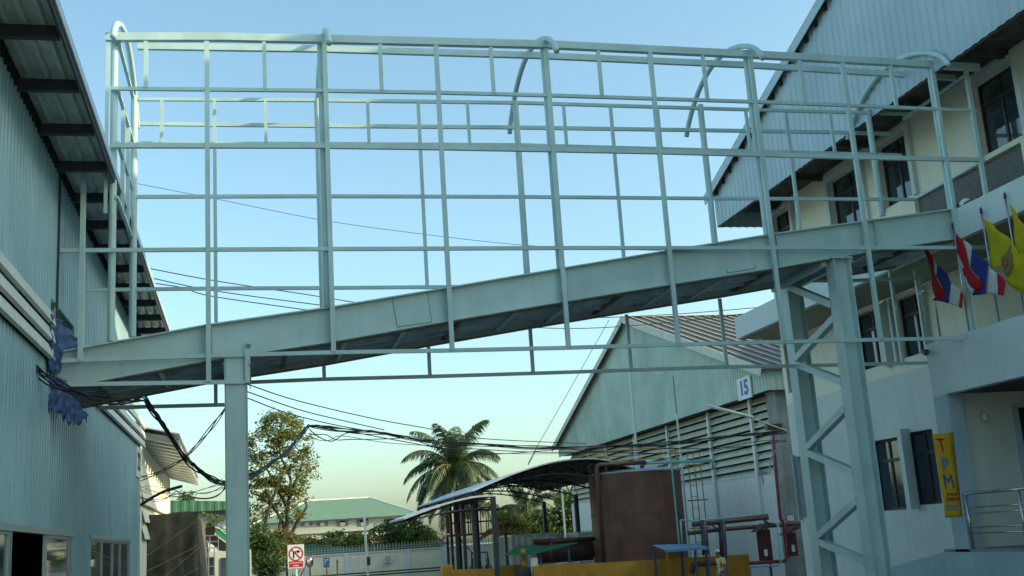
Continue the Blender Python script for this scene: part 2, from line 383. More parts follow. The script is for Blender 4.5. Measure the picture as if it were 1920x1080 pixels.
# welded patch plates on the web
for q in ([(735,558),(801,546),(809,604),(745,613)], [(1362,505),(1416,496),(1416,503),(1364,512)]):
    pl = px_line(q, YN+0.153); m_ = MB(); m_.prism(pl, (0, -0.008, 0)); m_.build('patch_plate', STEEL, br)
    for a, b in zip(pl, pl[1:]+pl[:1]): pass
    wl = MB()
    for a, b in list(zip(pl, pl[1:]+pl[:1]))[1:]: wl.beam(a+Vector((0,-0.008,0)), b+Vector((0,-0.008,0)), 0.006, 0.006)
    wl.build('weld_seam', GALV, br)
# ribbed deck seen from below
dk = MB(); x = T[0].x+0.05; xe = T[-1].x-0.05; i = 0; pr = []
while x < xe:
    for dx, dz in ((0,0),(0.05,0),(0.065,0.035),(0.115,0.035)):
        if x+dx < xe: pr.append((x+dx, zb(x+dx)+0.17+dz))
    x += 0.13
for (xa, za), (xb, zb_) in zip(pr, pr[1:]): dk.quad((xa, YN+0.17, za), (xb, YN+0.17, zb_), (xb, YF-0.01, zb_), (xa, YF-0.01, za))
dk.build('deck_sheet', BOTM, br)
for k, yy in enumerate((17.62, 18.15, 18.68)):
    MB().poly_beam([Vector((p.x, yy, p.z+0.10)) for p in Bt], 0.06, 0.10).build('stringer', BOTM, br)
x = -2.3; k = 0
while x < 12.3:
    MB().box((x-0.03, YN+0.18, zb(x)+0.02), (x+0.03, YF-0.02, zb(x)+0.09)).build('joist', STEEL if k % 3 else PRIMER, br); x += 0.93; k += 1
MB().poly_beam([Vector((p.x, YF-0.02, p.z-0.012)) for p in Bt], 0.19, 0.012).build('flange_edge', PRIMER, br)
MB().poly_beam([Vector((p.x, YN+0.16, p.z-0.012)) for p in Bt], 0.19, 0.012).build('flange_edge', PRIMER, br)
# columns
for (xc, yc) in ((-0.26, YN+0.17), (-0.26, YF), (9.93, YN+0.17), (10.05, YF)):
    zt = zb(xc) - 0.03
    if yc < 18:
        base_x = xc
    c = MB(); c.hbeam((xc, yc, 0.02), (xc, yc, zt), 0.32, 0.30, 0.016)
    c.box((xc-0.2, yc-0.17, zt), (xc+0.2, yc+0.17, zt+0.02)); c.box((xc-0.26, yc-0.24, 0), (xc+0.26, yc+0.24, 0.025))
    if xc < 0 and yc < 18: c.box((xc-0.15, yc-0.15, 0.03), (xc+0.15, yc-0.142, zt))
    c.build('column', STEEL, br)
MB().beam((-0.06, YN, 5.62), (-0.06, YF, 5.35), 0.05, 0.07).build('knee_beam', STEEL, br)
MB().beam((-0.05, YN-0.02, 5.40), (-0.05, YN+0.5, 5.1), 0.012, 0.30, side=(1,0,0)).build('gusset', STEEL, br)
MB().box((-0.12, YN-0.05, 5.0), (-0.05, YN, 5.5)).build('bracket', STEEL, br)
xr = 9.62; zn = [PY(1563,565,YN).z, PY(1563,590,YN).z, PY(1575,712,YN).z, PY(1587,762,YN).z, PY(1600,885,YN).z, PY(1607,938,YN).z, PY(1622,1055,YN).z]
zf_ = [PY(1490,540,YF).z, PY(1508,672,YF).z, PY(1510,685,YF).z, PY(1525,838,YF).z, PY(1527,850,YF).z, PY(1545,1003,YF).z, PY(1547,1015,YF).z]
for zn_, zff in zip(zn, zf_):
    MB().beam((9.82, YN+0.3, zn_), (9.95, YF-0.15, zff), 0.12, 0.12, side=(1,0,0)).build('brace', STEEL, br)
MB().beam((9.82, YN+0.3, zn[-1]-0.6), (9.95, YF-0.15, zf_[-1]-1.3), 0.12, 0.12, side=(1,0,0)).build('brace', STEEL, br)
for xx in (9.68, 10.2): MB().beam((xx, YN+0.2, zb(xx)-0.05), (xx, YF, zb(xx)-0.06), 0.10, 0.08).build('cap_beam', STEEL, br)

# ------------------------------------------------------------------ LEFT WAREHOUSE
XL = -2.77
lw = thing('corrugated_warehouse', 'blue grey corrugated metal warehouse with louvre band along the left edge', 'warehouse', (-9, 18, 0))
winL = [(8.0, 18.55, 0.9, 2.95), (20.75, 26.9, 0.9, 2.95)]
band = [(5.0, 16.35, 5.29, 5.95), (16.35, 18.4, 4.95, 6.2), (19.6, 28.9, 5.29, 5.9)]
zt_ = lambda s: 8.75 - 0.008*s
w = MB(); corr(w, (XL, 4, 0), (0,1,0), 25.0, (1,0,0), lambda s: cutz(0, zt_(s), s+4, winL + band), 0.19, 0.025)
w.build('wall', CORR, lw)
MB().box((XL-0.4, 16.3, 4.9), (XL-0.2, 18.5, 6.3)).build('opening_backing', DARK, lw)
# dark corner cover strips
for y in (16.75,): MB().box((XL+0.02, y, 5.9), (XL+0.05, y+0.05, 8.5)).build('cover_strip', GALV, lw)
MB().box((XL-0.3, 28.98, 0), (XL+0.03, 29.05, 5.9)).build('corner_trim', WHITE, lw)
MB().box((-22, 28.8, 0), (XL-0.3, 29.0, 9)).build('end_wall', CORR, lw)
def blades(y0, y1, zt0, n=3, nm='louvre_blade', m=SLAT):
    for k in range(n):
        z = zt0 - k*0.24; b = MB()
        b.prism([(XL+0.0, y0, z), (XL+0.07, y0, z-0.03), (XL+0.11, y0, z-0.20), (XL+0.07, y0, z-0.225), (XL+0.065, y0, z-0.215), (XL+0.09, y0, z-0.195), (XL+0.055, y0, z-0.045), (XL+0.0, y0, z-0.02)], (0, y1-y0, 0))
        b.build(nm, m, lw)
blades(5, 16.3, 5.98); blades(19.6, 29.7, 5.98)
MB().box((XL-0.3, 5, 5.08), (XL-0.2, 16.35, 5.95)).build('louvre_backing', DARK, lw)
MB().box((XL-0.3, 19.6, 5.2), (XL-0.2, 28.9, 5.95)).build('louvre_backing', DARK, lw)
# roof overhang: ribbed sheet on purlins
XO = -2.02
def eave_z(y, x): # underside
    return 8.28 - (y-12)*0.022 + (XO - x)*0.02
rf = MB(); ribs = []
x_ = XO - 0.02
xs = []
while x_ > XL - 0.9:
    xs += [(x_, 0), (x_-0.03, 0.035), (x_-0.09, 0.035), (x_-0.12, 0)]; x_ -= 0.23
for (xa, da), (xb, db) in zip(xs, xs[1:]):
    rf.quad((xa, 4, eave_z(4, xa)+0.08+da), (xa, 29.6, eave_z(29.6, xa)+0.08+da), (xb, 29.6, eave_z(29.6, xb)+0.08+db), (xb, 4, eave_z(4, xb)+0.08+db))
# build sheet whose ribs run across the eave
rf = MB(); yy = 4.0; pr = []
while yy < 29.6:
    pr += [(yy, 0), (yy+0.10, 0), (yy+0.125, 0.03), (yy+0.175, 0.03)]; yy += 0.2
pr.append((29.6, 0))
for (ya, da), (yb, db) in zip(pr, pr[1:]):
    rf.quad((XO, ya, eave_z(ya, XO)+0.10-da), (XO, yb, eave_z(yb, XO)+0.10-db), (-6, yb, eave_z(yb, -6)+0.10-db+0.5), (-6, ya, eave_z(ya, -6)+0.10-da+0.5))
rf2 = MB(); xr_ = XO
pr = []
while xr_ > -6: 
    pr += [(xr_, 0.0), (xr_-0.03, 0.0), (xr_-0.05, 0.055), (xr_-0.15, 0.055), (xr_-0.17, 0.0)]; xr_ -= 0.19
for (xa, da), (xb, db) in zip(pr, pr[1:]):
    rf2.quad((xa, 4, eave_z(4, xa)+0.10+da), (xa, 29.6, eave_z(29.6, xa)+0.10+da), (xb, 29.6, eave_z(29.6, xb)+0.10+db), (xb, 4, eave_z(4, xb)+0.10+db))
ro = rf2.build('roof_sheet', SOFF, lw)
top = MB(); top.prism([(XO+0.02, 4, eave_z(4,XO)+0.16), (XO+0.02, 29.6, eave_z(29.6,XO)+0.16), (-14, 29.6, 11.0), (-14, 4, 11.4)], (0,0,0.01)); top.build('roof', CORR, lw)
y = 5.2
while y < 29.6:
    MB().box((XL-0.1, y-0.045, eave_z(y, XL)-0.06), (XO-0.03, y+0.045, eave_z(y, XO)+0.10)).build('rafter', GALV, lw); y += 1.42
fa = MB(); fa.beam((XO, 4, eave_z(4,XO)+0.04), (XO, 29.6, eave_z(29.6,XO)+0.04), 0.035, 0.15, side=(1,0,0)); fa.build('fascia', DSTEEL, lw)
fa = MB(); fa.beam((XO+0.035, 4, eave_z(4,XO)+0.09), (XO+0.035, 29.62, eave_z(29.6,XO)+0.09), 0.03, 0.13, side=(1,0,0)); fa.build('gutter', CORRW, lw)
# closure strip with dark scallops where the wall meets the roof
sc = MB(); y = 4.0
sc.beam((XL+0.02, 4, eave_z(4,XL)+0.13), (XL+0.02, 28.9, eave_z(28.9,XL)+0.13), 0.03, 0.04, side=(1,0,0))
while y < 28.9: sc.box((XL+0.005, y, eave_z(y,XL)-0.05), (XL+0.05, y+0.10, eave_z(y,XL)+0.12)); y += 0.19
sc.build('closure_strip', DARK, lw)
# windows in the left wall
def sash(y0, y1, z0, z1, m=GLASS, glass=True):
    f = MB(); t = 0.04
    f.box((XL-0.03, y0, z0), (XL+0.02, y0+t, z1)); f.box((XL-0.03, y1-t, z0), (XL+0.02, y1, z1)); f.box((XL-0.03, y0+t, z1-t), (XL+0.02, y1-t, z1)); f.box((XL-0.03, y0+t, z0), (XL+0.02, y1-t, z0+t))
    fo = f.build('window', ALU, lw)
    if glass:
        p = MB(); p.box((XL-0.012, y0+t, z0+t), (XL-0.004, y1-t, z1-t)); p.build('pane', m, fo)
MB().box((XL-0.04, 7.9, 2.95), (XL+0.05, 18.7, 3.03)).build('window_head', ALU, lw)
MB().box((XL-0.04, 20.6, 2.95), (XL+0.05, 27.0, 3.02)).build('window_head', ALU, lw)
sash(8, 14.1, 0.9, 2.95); sash(16.5, 18.55, 0.9, 2.95); sash(14.1, 14.25, 0.9, 2.95, glass=False); sash(20.75, 22.3, 0.9, 2.95); sash(22.3, 23.9, 0.9, 2.95); sash(23.9, 25.2, 0.9, 2.95); sash(25.2, 26.9, 0.9, 2.95)
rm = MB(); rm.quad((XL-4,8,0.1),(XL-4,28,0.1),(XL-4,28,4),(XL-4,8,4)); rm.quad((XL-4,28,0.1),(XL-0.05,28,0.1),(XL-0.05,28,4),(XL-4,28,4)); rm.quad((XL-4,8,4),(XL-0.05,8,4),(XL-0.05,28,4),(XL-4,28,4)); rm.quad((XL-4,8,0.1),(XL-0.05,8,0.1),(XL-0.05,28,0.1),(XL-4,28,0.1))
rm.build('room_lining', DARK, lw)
for k, z in enumerate((1.55, 1.85, 2.2)):
    r_ = MB(); r_.tube([(XL-1.2, 16.5+0.1*k, z), (XL-0.5, 18.2, z)], 0.13, 12)
    tag(r_.build('material_roll', WHITE, None, smooth=True), 'pale wrapped material roll %s inside the open warehouse window' % ('lowest', 'in the middle of the stack', 'topmost')[k], 'roll', 'rolls stacked behind the open window')
MB().box((XL-1.3, 16.3, 0.1), (XL-0.4, 18.4, 1.41)).build('workbench', DARK, lw)

# blue tarpaulin rags
def rag(name, outline_top, outline_bot, label, n=30, amp=0.04, X0=None):
    mb = MB(); k = len(outline_top)
    A = spline([Vector(p) for p in outline_top], 14); B = spline([Vector(p) for p in outline_bot], 14); m = len(A)
    rnd = random.Random(3); G = []
    for i in range(m):
        for j in range(n+1):
            t = j/n; p = A[i].lerp(B[i], t)
            a = amp*(math.sin(i*0.75+0.9*math.sin(j*0.22))+0.55*math.sin(j*0.55+i*0.3)+0.35*math.sin(i*1.9+j*0.9)+rnd.uniform(-.12,.12))*0.6
            if j == n: p = p + Vector((0, 0, 0.05*math.sin(i*1.7)+rnd.uniform(-.03,.03)))
            G.append(p + Vector((a, -abs(a)*0.6, 0)))
    mb.add(G, [(i*(n+1)+j, (i+1)*(n+1)+j, (i+1)*(n+1)+j+1, i*(n+1)+j+1) for i in range(m-1) for j in range(n)])
    o = mb.build(name, TARPB, smooth=True); so_ = o.modifiers.new('s', 'SOLIDIFY'); so_.thickness = 0.006
    return tag(o, label, 'tarpaulin')
rag('tarpaulin_rag', [PX(92,588,-2.7), PX(120,608,-2.7), PX(150,640,-2.7)], [PX(92,700,-2.7), PX(115,690,-2.7), PX(152,655,-2.7)], 'crumpled blue tarpaulin stuffed in the gap above the walkway end')
rag('tarpaulin_rag', [PY(84,690,16.4), PY(104,705,16.6), PY(120,715,16.8), PY(130,735,16.9)], [PY(86,765,16.3), PY(108,775,16.5), PY(138,792,16.6), PY(168,782,16.7)], 'torn blue tarpaulin hanging down the wall below the walkway end')

# ------------------------------------------------------------------ RIGHT OFFICE BUILDING
XP, XW = 12.28, 13.78
ob = thing('office_building', 'cream office building with white parapets and high metal gable on the right', 'building', (20, 14, 0))
RY, RZ = 8.0, 17.32
def verge(y): return RZ - abs(y - RY) * 0.315
YE = 27.2
up3 = [(25.82,26.85,9.1,10.5),(22.25,23.75,9.1,10.45),(20.3,21.5,9.1,10.5),(16.7,17.95,9.08,10.5),(12.5,14.2,9.08,10.5)]
md = [(26.75,27.15,5.75,7.06),(22.25,23.5,5.75,7.05),(20.6,21.7,5.75,7.05),(15.6,17.0,5.75,7.05)]
gr = [(26.75,27.2,2.52,4.08),(PX(1690,880,XW).y,PX(1632,880,XW).y,2.55,4.12),(PX(1758,880,XW).y,PX(1703,880,XW).y,2.62,4.16)]
door = [(16.9,20.4,7.75,8.98)]
YW = 27.35
wl = MB(); wallX(wl, XW, -2, YW, 7.17, 10.8, up3 + door, 0.16); wl.build('upper_wall', CREAM, ob)
wl = MB(); wallX(wl, XW, -2, YW, 5.46, 7.15, md, 0.2); wl.build('middle_wall', CREAM, ob)
wl = MB(); wallX(wl, XW, 18.4, YW, 0, 5.46, gr, 0.22); wl.build('lower_wall', WALL, ob)
MB().box((XW+0.17, -2, 0), (26, YW, 10.8)).build('core_block', WALL, ob) if False else None
cb_ = MB(); cb_.quad((XW,YW,0),(27,YW,0),(27,YW,10.8),(XW,YW,10.8)); cb_.quad((27,-2,0),(27,YW,0),(27,YW,10.8),(27,-2,10.8)); cb_.quad((XW,-2,0),(27,-2,0),(27,-2,10.8),(XW,-2,10.8)); cb_.build('back_wall', WALL, ob)
def window(hole, depth, kind, X=XW):
    a, b, c, d = hole; e = X + depth; fr = MB(); t = 0.055
    tz = d - (d-c)*0.30 if kind != 'plain' else None
    fr.box((e-0.06, a, c), (e-0.005, a+t, d)); fr.box((e-0.06, b-t, c), (e-0.005, b, d)); fr.box((e-0.06, a+t, d-t), (e-0.005, b-t, d)); fr.box((e-0.06, a+t, c), (e-0.005, b-t, c+t))
    if tz: fr.box((e-0.065, a+t, tz-0.035), (e-0.007, b-t, tz+0.035))
    m = (a+b)/2
    if tz: fr.box((e-0.055, m-0.03, c+t), (e-0.01, m+0.03, tz-0.035)); fr.box((e-0.055, m-0.03, tz+0.035), (e-0.01, m+0.03, d-t))
    fo = fr.build('window', FRAME, ob)
    g_ = MB(); g_.box((e-0.03, a+0.01, c+0.01), (e-0.02, b-0.01, d-0.01)); g_.build('pane', GLASS, fo)
    bk = MB(); bk.quad((e+0.02,a,c),(e+0.02,b,c),(e+0.02,b,d),(e+0.02,a,d)); bk.build('dark_backing', DARK, fo)  # near-black sheet standing in for the unlit interior behind the glass
    return fo
for h in up3[:4]:
    window(h, 0.16, 'four'); s_ = MB(); a, b, c, d = h; t = 0.13
    s_.box((XW-0.09, a-t, c-0.06), (XW+0.0, a, d+t)); s_.box((XW-0.09, b, c-0.06), (XW+0.0, b+t, d+t)); s_.box((XW-0.09, a, d), (XW+0.0, b, d+t))
    s_.build('window_surround', PARA, ob)
window(up3[4], 0.16, 'four')
for h in md: window(h, 0.2, 'four')
for h in gr: window(h, 0.22, 'four')
for h in md[1:3]:
    a, b, c, d = h; MB().box((XW-0.12, b+0.02, c-0.1), (XW-0.002, b+0.10, d+0.05)).build('window_fin', PARA, ob); MB().box((XW-0.12, a-0.12, c-0.1), (XW-0.002, a-0.04, d+0.05)).build('window_fin', PARA, ob)
for (y, z0, z1) in ((PX(1697,880,XW-.2).y, 2.55, 4.25), (22.0, 5.7, 7.1)):
    MB().box((XW-0.22, y-0.05, z0), (XW-0.002, y+0.05, z1)).build('window_fin', PARA, ob)
for h in gr:
    a, b, c, d = h; MB().box((XW-0.10, b+0.005, c-0.06), (XW-0.002, b+0.045, d+0.05)).build('window_jamb', BLUEW, ob)
MB().box((XW+0.10, 16.9, 7.75), (XW+0.12, 20.4, 8.98)).build('grey_infill_panel', mat('grey_board', (0.17,0.17,0.16), 0.9, var=0.25, scale=30, bump=0.3), ob)
# balcony parapet, slab, soffit
MB().box((XP, -2, 7.17), (XP+0.14, 26.75, 7.72)).build('parapet', PARA, ob)
MB().box((XP+0.14, -2, 7.16), (XW, 26.75, 7.30)).build('balcony_slab', mat('shaded_cream_soffit', (0.30,0.28,0.20), 0.8, var=0.1, streak=0.2), ob)  # underside is the cream paint, its colour darkened for the shade there
MB().box((XP+0.14, 26.6, 7.17), (XW, 26.75, 7.72)).build('parapet_return', PARA, ob)
MB().box((XW-0.6, 26.75, 7.2), (XW, 27.35, 7.3)).build('slab_edge', CONC, ob)
# dark soffit below the gable and the gable cladding
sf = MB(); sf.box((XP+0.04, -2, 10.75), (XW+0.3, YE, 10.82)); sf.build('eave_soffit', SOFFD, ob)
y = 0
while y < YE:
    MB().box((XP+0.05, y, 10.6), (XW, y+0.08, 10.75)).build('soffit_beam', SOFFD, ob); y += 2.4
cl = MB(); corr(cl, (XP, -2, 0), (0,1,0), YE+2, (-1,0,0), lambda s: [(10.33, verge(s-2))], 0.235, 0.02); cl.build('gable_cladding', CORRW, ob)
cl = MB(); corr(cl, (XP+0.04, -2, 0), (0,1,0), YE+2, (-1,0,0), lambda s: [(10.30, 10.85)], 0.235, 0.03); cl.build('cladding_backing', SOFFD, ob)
ec = MB(); corr(ec, (XP, YE, 0), (1,0,0), XW-XP+2, (0,1,0), lambda s: [(10.33, verge(YE))], 0.235, 0.035); ec.build('end_cladding', CORRW, ob)
rfm = MB()
for (ya, yb) in ((RY, YE+0.25), (RY, -2.3)):
    rfm.prism([(XP-0.16, ya, verge(ya)+0.02), (27.5, ya, verge(ya)+0.02), (27.5, yb, verge(yb)+0.02), (XP-0.16, yb, verge(yb)+0.02)], (0,0,0.03))
rfm.build('roof', CORRW, ob)
vt = MB(); vt.beam((XP-0.17, RY, verge(RY)-0.03), (XP-0.17, YE+0.27, verge(YE+0.27)-0.03), 0.02, 0.26, side=(1,0,0)); vt.build('verge_trim', CORRW, ob)
dt = MB(); y = RY; dt.beam((XP-0.10, RY, verge(RY)-0.09), (XP-0.10, YE, verge(YE)-0.09), 0.03, 0.04, side=(1,0,0))
while y < YE: dt.box((XP-0.13, y, verge(y)-0.25), (XP-0.045, y+0.1, verge(y)-0.1)); y += 0.47
dt.build('verge_closure', DARK, ob)
# entrance porch
XQ = 12.03; YE2 = PX(1741, 690, XQ).y; YE3 = PX(1770, 1032, XQ).y
MB().box((XQ, -2, 4.5), (XQ+0.2, YE2, 5.46)).build('porch_beam', BLUEW if False else PARA, ob)
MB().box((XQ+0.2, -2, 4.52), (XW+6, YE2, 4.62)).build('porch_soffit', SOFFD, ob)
MB().box((XQ+0.2, -2, 5.3), (XW, YE2, 5.42)).build('porch_roof', CONC, ob)
MB().box((XQ+0.2, YE2-0.32, 4.62), (XW, YE2, 5.3)).build('porch_end', PARA, ob)
MB().box((XQ, YE2-0.42, 1.2), (XQ+0.30, YE2, 4.5)).build('porch_pier', BLUEW, ob)
wl = MB(); wl.quad((XQ+0.30,YE2-0.22,1.7),(15.2,YE2-0.22,1.7),(15.2,YE2-0.22,4.52),(XQ+0.30,YE2-0.22,4.52)); wl.build('porch_wall', WALL, ob)
dr = PY(1903,765,YE2-0.26); dr2 = PY(1915,900,YE2-0.26)
MB().box((dr.x, YE2-0.30, 1.8), (dr.x+1.0, YE2-0.24, dr.z)).build('door', FRAME, ob)
MB().box((dr.x-0.05, YE2-0.34, 1.8), (dr.x, YE2-0.23, dr.z+0.05)).build('door_jamb', BLUEW, ob)
wl = MB(); wl.quad((17,-2,1.7),(17,YE2-0.22,1.7),(17,YE2-0.22,4.52),(17,-2,4.52)); wl.build('porch_inner_wall', WALL, ob)
pd = MB(); pd.prism([(XQ-0.02,-2,0),(XQ-0.02,YE3,0),(XQ-0.02,YE3,1.75),(XQ-0.02,-2,1.75)], (1.5,0,0)); pd.build('podium', BLUEW, ob)
pd = MB(); pd.prism([(XQ-0.02,YE3+0.01,0),(XQ-0.02,27.5,0),(XQ-0.02,20.87,1.38),(XQ-0.02,YE3+0.01,1.75)], (0.2,0,0)); pd.build('ramp_wall', BLUEW, ob)
MB().box((XQ-0.0, -2, 1.752), (17, YE3, 1.80)).build('podium_slab', CONC, ob)
lp = PY(1842,782,YE2-0.27); l_ = MB(); l_.lathe((lp.x, YE2-0.34, lp.z-0.06), [(0.075,0),(0.07,0.01),(0.02,0.13),(0.005,0.14)], 14); tag(l_.build('wall_lamp', WHITE, smooth=True), 'small white cone wall lamp on the porch wall', 'wall lamp')
cc = MB(); cc.box((XQ-0.12, YE2-0.12, 5.28), (XQ-0.02, YE2-0.04, 5.36)); cc.tube([(XQ-0.16,YE2-0.22,5.26),(XQ-0.08,YE2-0.08,5.31)], 0.035, 8); tag(cc.build('security_camera', DSTEEL), 'small dark security camera at the corner of the white porch beam', 'camera')
# things on the parapet
hp = PX(1808,372,XP+0.1)
a_ = MB(); a_.lathe((XP+0.12, hp.y, 7.72), [(0.10,0),(0.13,0.03),(0.12,0.08),(0.05,0.14),(0.01,0.15)], 12); a_.cur = 1; a_.box((XP+0.02, hp.y-0.45, 7.722), (XP+0.2, hp.y+0.1, 7.77)); a_.box((XP+0.0, hp.y+0.02, 7.72), (XP+0.2, hp.y+0.16, 7.80))
tag(a_.build('floodlight', [WHITE, DSTEEL]), 'dark floodlight with pale hood lying on the white parapet', 'floodlight')
# stainless railing
rl = thing('porch_railing', 'stainless steel porch railing beside the yellow banner', 'railing', (XQ+0.1, 17, 1.8))
for z in (2.74, 2.50, 2.40, 2.17, 2.07):
    r = 0.028 if z > 2.7 else 0.014
    MB().tube([(XQ+0.02, YE2-0.32 if z < 2.7 else YE2-0.45, z), (XQ+0.02, 14.5, z)], r, 8).build('rail', CHROME, rl, smooth=True)
for y in (YE2-0.5, 16.2, 14.9): MB().tube([(XQ+0.02, y, 1.8), (XQ+0.02, y, 2.73)], 0.022, 8).build('post', CHROME, rl, smooth=True)
# banner
YBn = YE2-0.47
bn = thing('vertical_banner', 'tall yellow vertical banner lettered TPM on the porch pier', 'banner', (11.9, YBn, 2.9))
q = [PY(1748,814,YBn), PY(1785,811,YBn), PY(1803,968,YBn), PY(1773,971,YBn)]
b_ = MB(); N = 16; G = []
for i in range(N+1):
    for j in range(5):
        l = q[0].lerp(q[3], i/N); r_ = q[1].lerp(q[2], i/N); p = l.lerp(r_, j/4); G.append(p + Vector((0, 0.008*math.sin(i*0.9+j), 0)))
b_.add(G, [(i*5+j, i*5+j+1, (i+1)*5+j+1, (i+1)*5+j) for i in range(N) for j in range(4)])
bo = b_.build('cloth', BANY, bn, smooth=True); sm = bo.modifiers.new('s','SOLIDIFY'); sm.thickness = 0.004
MB().tube([q[1]+Vector((0.02,0.02,0.02)), q[2]+Vector((0.02,0.02,0.0))], 0.01, 6).build('pole', DSTEEL, bn)
xd = (q[1]-q[0]).normalized(); ydn = (q[0]-q[3]).normalized()
for ch, (cx, cy), m, s_ in (('T',(1766,836),REDT,0.34),('P',(1773,871),LBLUE,0.34),('M',(1779,904),BLUET,0.34)):
    text_mesh(ch, s_, 'lettering', m, bn, PY(cx, cy, YBn-0.02), (1,0,-0.05), (-0.09,0,1), 0.003, 0.0, 0.8)
text_mesh('100  PERCENT', 0.062, 'lettering', REDT, bn, PY(1786,927,YBn-0.02), (1,0,-0.05), (-0.09,0,1), 0.002, 0.001, 0.6)
text_mesh('CONFIDENCE', 0.075, 'lettering', REDT, bn, PY(1787,936,YBn-0.02), (1,0,-0.05), (-0.09,0,1), 0.002, 0.001, 0.58)
for yy in (948, 955):
    a = PY(1774,yy,YBn-0.018); b = PY(1799,yy-1,YBn-0.018); MB().beam(a, b, 0.004, 0.03).build('stripe', ALU, bn)

# flags
def flag(base, top, polys, label, key):
    Y = PX(*base, 12.19).y
    b = PY(*base, Y); t = PY(*top, Y); x = (b.x+t.x)/2
    o = thing('flag', label, 'flag', (x, Y, 5.46), 'flags on poles along the porch roof')
    MB().tube([(x, Y, 5.42), (x, Y, t.z)], 0.017, 8).build('flagpole', CHROME, o, smooth=True)
    MB().lathe((x, Y, t.z-0.01), [(0.012,0),(0.032,0.03),(0.02,0.055),(0.028,0.065),(0.012,0.11),(0.002,0.13)], 10).build('finial', DSTEEL, o, smooth=True)
    mats = []; mb = MB(); ms = [FR, FW, FB, FY, EMG, EMR]
    for mi, pts, dy in polys:
        mb.cur = mi; P = [PX(1700 + u/3.375, 340 + v/3.375, 12.10) for u, v in pts]
        # fine fan so that the cloth can ripple
        c = sum(P, Vector((0,0,0)))/len(P); K = 6; per = []
        for a, b2 in zip(P, P[1:]+P[:1]):
            for k in range(K): per.append(a.lerp(b2, k/K))
        def rp(p): return p + Vector((dy + 0.03*math.sin((p.y*5+p.z*3)*2.2), 0, 0))
        n = len(per); rings = [[rp(p.lerp(c, r)) for p in per] for r in (0, 0.3, 0.6, 0.85)]
        vs = [p for rg in rings for p in rg] + [rp(c)]; fs = []
        for r in range(3):
            for i in range(n): fs.append((r*n+i, r*n+(i+1)%n, (r+1)*n+(i+1)%n, (r+1)*n+i))
        for i in range(n): fs.append((3*n+i, 3*n+(i+1)%n, 4*n))
        mb.add(vs, fs)
    c = mb.build('cloth', ms, o, smooth=True); s = c.modifiers.new('s', 'SOLIDIFY'); s.thickness = 0.004
flag((1767,655),(1736,455), [(2,[(122,432),(132,440),(165,700),(150,690),(135,560)],0.02),(1,[(125,440),(140,450),(190,745),(158,690),(142,600)],0.01),(0,[(120,415),(128,420),(158,478),(200,620),(245,740),(192,748),(146,560)],-0.01),(1,[(158,475),(202,528),(197,600)],0),
   (2,[(202,528),(292,642),(275,772),(172,752),(176,744),(245,742),(197,600)],0),(1,[(292,642),(332,695),(320,795),(275,772)],0),(0,[(332,695),(355,722),(362,806),(320,795)],0)],
   'red white and blue striped flag on the leftmost porch pole', 'a')
flag((1818,637),(1789,428), [(0,[(312,320),(360,368),(372,490),(492,672),(440,702),(375,600),(345,500)],-0.01),(1,[(360,368),(413,420),(413,545),(372,480)],0),(2,[(413,420),(517,530),(513,712),(415,722),(440,702),(492,672),(413,545)],0),
   (1,[(340,505),(358,508),(378,600),(440,702),(415,722),(362,620)],0.01),(0,[(345,548),(375,545),(378,602),(352,597)],0.0),(1,[(517,530),(566,582),(563,718),(513,712)],0.02),(0,[(566,582),(622,642),(612,727),(563,718)],0.02)],
   'red white and blue striped flag on the second porch pole, beside the yellow one', 'b')
em = []
flag((1873,618),(1843,400), [(3,[(497,235),(590,310),(682,390),(742,462),(790,560),(800,700),(742,715),(690,690),(650,640),(610,545),(540,540),(512,400)],-0.01),
   (4,[(660,400),(685,470),(688,540),(665,600),(640,600),(600,530),(600,480),(640,440)],-0.022),(5,[(632,490),(655,500),(650,540),(625,545),(610,520)],-0.03),(3,[(636,505),(645,512),(640,527),(626,525)],-0.036)],
   'yellow flag with a green and red crest in its middle', 'c')
flag((1921,605),(1888,372), [(3,[(650,140),(742,262),(800,330),(830,450),(742,455),(716,458),(690,350)],-0.01)], 'plain yellow flag hanging at the right edge of the picture', 'd')

nb = thing('added_shade_block', 'unseen grey block added behind the office building to shade the plant yard', 'warehouse', (47, 20, 0))  # out of view; added so that its shadow covers the plant yard
w_ = MB(); corr(w_, (36, 4, 0), (0,1,0), 32, (-1,0,0), lambda s: [(0, 17)], 0.6, 0.06); corr(w_, (36, 36, 0), (1,0,0), 22, (0,1,0), lambda s: [(0, 17)], 0.6, 0.06); w_.quad((58,4,0),(58,36,0),(58,36,17),(58,4,17)); w_.quad((36,4,0),(58,4,0),(58,4,17),(36,4,17)); w_.build('wall', CORR, nb)
w_ = MB(); w_.prism([(35.8,3.8,17),(58.2,3.8,17),(58.2,36.2,17),(35.8,36.2,17)], (0,0,0.3)); w_.build('roof', CORRW, nb)

